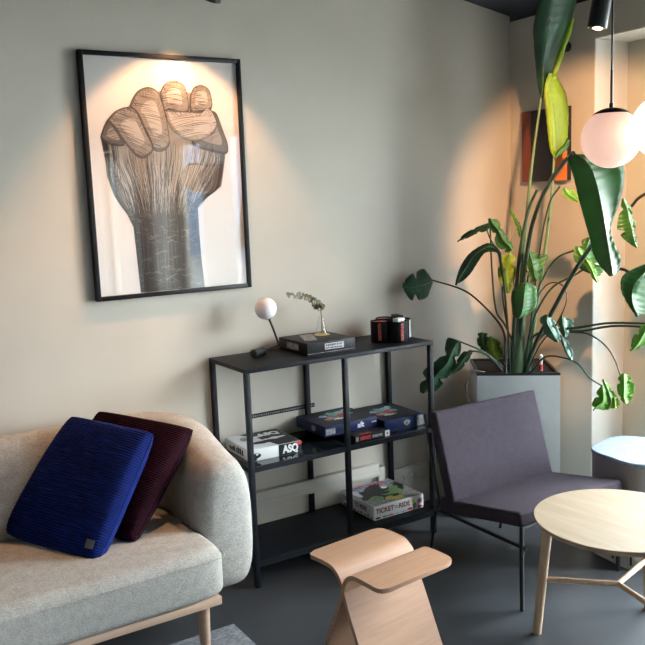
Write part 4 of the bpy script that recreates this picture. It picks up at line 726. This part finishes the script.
PB = thing('bird_of_paradise_plant', 'tall bird of paradise plant with big paddle leaves in the silver planter', 'plant', (PC.x, PC.y, PH-.01))
PM = thing('swiss_cheese_plant', 'sprawling swiss cheese plant with lobed leaves sharing the silver planter', 'plant', (PC.x, PC.y, PH-.01))
PLANT = {'banana': PB, 'monstera': PM}
CAMV = None
for pn, mt, rows, lab in LEAVES:
    root = PLANT[pn]; off = root.location; n = (len(rows)-1)*8; big = pn == 'monstera'; ph = len(rows)*1.3+rows[0][1][0]*9
    Lp, Mp, Rp = [crom([r[k] for r in rows], n) for k in range(3)]; g = []; ncol = 5
    for i in range(n+1):
        row = []
        for k in range(-ncol, ncol+1):
            a = abs(k)/ncol; e = Lp[i] if k < 0 else Rp[i]; 
            if big and a > .35: a2 = a-(a-.35)*.75*max(0, sin(i/n*PI*(5 if k < 0 else 5.6)+ph))**6*(1 if .12 < i/n < .93 else 0)
            else: a2 = a
            p = Mp[i].lerp(e, a2)
            nn = (Rp[i]-Lp[i]).cross(Mp[min(i+1, n)]-Mp[max(i-1, 0)]); nn = nn.normalized() if nn.length > 1e-9 else Vector((0, -1, 0))
            row.append(p+nn*(.012*(a-a*a)*4*min(1, (e-Mp[i]).length/.05))+nn*.0012*sin(i*1.7+(k > 0)))
        g.append(row)
    mb = MB(off); mb.loft(g, False, 0, False); o = mb.build('leaf', M[mt], root, angle=85)
    sd_ = o.modifiers.new('thickness', 'SOLIDIFY'); sd_.thickness = .0012; sd_.offset = 0
    if (Lp[n//2]-Rp[n//2]).length > .04: 
        mr = MB(off); mr.tube([p for p in Mp[::3]], .0022, .0008, n=6); mr.build('midrib', M['midrib'], o)
    if lab: plab(o, lab)
for pn, pts, r0, r1, mt, lab in STEMS:
    root = PLANT[pn]; o = MB(root.location).tube(pts, r0, r1, 10, 0, 28).build('trunk' if lab and 'trunk' in lab else 'stem', M[mt], root, angle=80)
    if lab: plab(o, lab)

# ------------------------------------------------------------------ picture on the right wall
PW = thing('canvas_picture', 'small canvas with rust, black and orange vertical stripes beside the window', 'picture', (XR-.001, -.27, 1.66)); wo = PW.location
y0, y1, z0, z1 = -.118, -.424, 1.668, 2.032
MB(wo).box(XR-.032, XR-.001, y1, y0, z0, z1, 0, .002).build('canvas', M['navyblack'], PW)
MB(wo).box(XR-.0335, XR-.032, y0-.062, y0, z0, z1).build('rust_stripe', M['rust'], PW, smooth=False)
MB(wo).box(XR-.0335, XR-.032, y1, y1+.078, z0, z1).build('orange_stripe', M['orange'], PW, smooth=False)
sn = MB((XR, -.396, 2.318)); sn.lathe([(.001, 0), (.024, 0), (.026, .006), (.026, .026), (.020, .032), (.001, .032)], (XR-.001, -.396, 2.318), 24, M4=Matrix.Rotation(-PI/2, 4, 'Y'))
tag(sn.build('wall_sensor', M['black']), 'small round black sensor on the wall above the striped picture', 'sensor').location = (XR, -.396, 2.318)

# ------------------------------------------------------------------ pendant lamps
def pendant(label, x, y, z, mt, r=.093):
    t = thing('pendant_lamp', label, 'lamp', (x, y, z), 0, 'globe pendants by the window'); zc = ceil_z(x)-z
    MB().sphere((0, 0, 0), r, 48, 28).build('globe', mt, t)
    MB().sphere((0, 0, .001), r+.0025, 40, 8, z0=.80, z1=1.).build('cap', M['black'], t)
    MB().tube([(0, 0, r), (0, 0, r+.017)], .0065, n=14).build('socket', M['black'], t)
    MB().tube([(0, 0, r+.01), (0, 0, r+.12)], .0042, n=10).build('rod', M['black'], t)
    MB().tube([(0, 0, r+.12), (0, 0, zc+.004)], .0032, n=8).build('cord', M['cable'], t)
    MB().lathe([(.05, zc-.012), (.05, zc+.012), (.001, zc+.012)], (0, 0, 0), 28).build('canopy', M['black'], t)
pendant('pink-white globe pendant lamp fully in view before the window reveal', 2.224, -1.538, 1.774, M['opalA'])
pendant('brightly lit globe pendant lamp cut off by the right photo edge', 2.195, -1.752, 1.792, M['opalB'])

# ------------------------------------------------------------------ ceiling spotlights
def spotlight(label, tip, aim, length, r, energy, size, blend, col=SPOT_COL, lt=None, rad_=.02, body=None):
    tip = Vector(tip); da = (Vector(aim)-tip).normalized(); d = Vector(body).normalized() if body else da; tail = tip-d*length
    t = thing('ceiling_spotlight', label, 'spotlight', (tail.x, tail.y, ceil_z(tail.x)), 0, 'black ceiling spotlights'); o_ = t.location
    q = d.to_track_quat('Z', 'Y').to_matrix().to_4x4()
    MB(o_).lathe([(r*.8, 0), (r*.96, .004), (r, .012), (r, length), (r*.90, length), (r*.86, length-.03)], tail, 32, M4=q, cap=False).lathe([(.001, .001), (r*.8, 0)], tail, 32, M4=q, cap=False).build('housing', M['black'], t)
    hz_ = ceil_z(tail.x)
    MB(o_).tube([tail+d*length*.3, Vector((tail.x, tail.y, hz_))], .008, n=10).build('stem', M['black'], t)
    MB(o_).box(tail.x-.05, tail.x+.05, tail.y-.02, tail.y+.02, hz_-.022, hz_+.01, 0, .003).build('mount', M['black'], t)
    ld = bpy.data.lights.new('spot_beam', 'SPOT'); ld.energy = energy; ld.color = col; ld.spot_size = rad(size); ld.spot_blend = blend; ld.shadow_soft_size = rad_
    lo = bpy.data.objects.new('spot_beam', ld); COL.objects.link(lo); lo.parent = t
    lo.matrix_local = Matrix.Translation(tip-d*.004+da*.012-o_) @ da.to_track_quat('-Z', 'Y').to_matrix().to_4x4()
    return t
psl = spotlight('black ceiling spotlight at the top edge aimed at the poster', (1.386, -.40, 2.366), (1.35, 0, 1.67), .16, .032, E_POSTER, 87, .35)
hb = bpy.data.lights.new('spot_hot_beam', 'SPOT'); hb.energy = E_POSTER*1.3; hb.color = SPOT_COL; hb.spot_size = rad(26); hb.spot_blend = 1; hb.shadow_soft_size = .02   # the tight centre of the same lamp
ho = bpy.data.objects.new('spot_hot_beam', hb); COL.objects.link(ho); ho.parent = psl
ho.matrix_local = Matrix.Translation(Vector((1.386, -.385, 2.352))-psl.location) @ (Vector((1.378, 0, 2.15))-Vector((1.386, -.385, 2.352))).to_track_quat('-Z', 'Y').to_matrix().to_4x4()
spotlight('black ceiling spotlight above the picture frame aimed at the sofa', (1.86, -.48, 2.62), (.62, -.30, .75), .14, .032, E_SOFA, 46, .6)
spotlight('black ceiling spotlight next to the pendant cord aimed at the plant corner', (2.437, -1.300, 2.174), (3.275, -.621, 1.648), .22, .0335, E_PLANT, 66, .45, body=(-.10, .12, -1))
pcb = MB((2.8, -.9, 2.5)); pcb.tube([(2.66, -.60, 2.62), (2.70, -.85, 2.50), (2.70, -1.09, 2.42), (2.56, -1.32, 2.44), (2.70, -1.7, 2.48), (2.6, -2.0, 2.66)], .0035, n=8, sub=40)
tag(pcb.build('power_cable', M['cable']), 'thin black cable sagging under the ceiling behind the spotlight', 'cable').location = (2.8, -.9, 2.5)
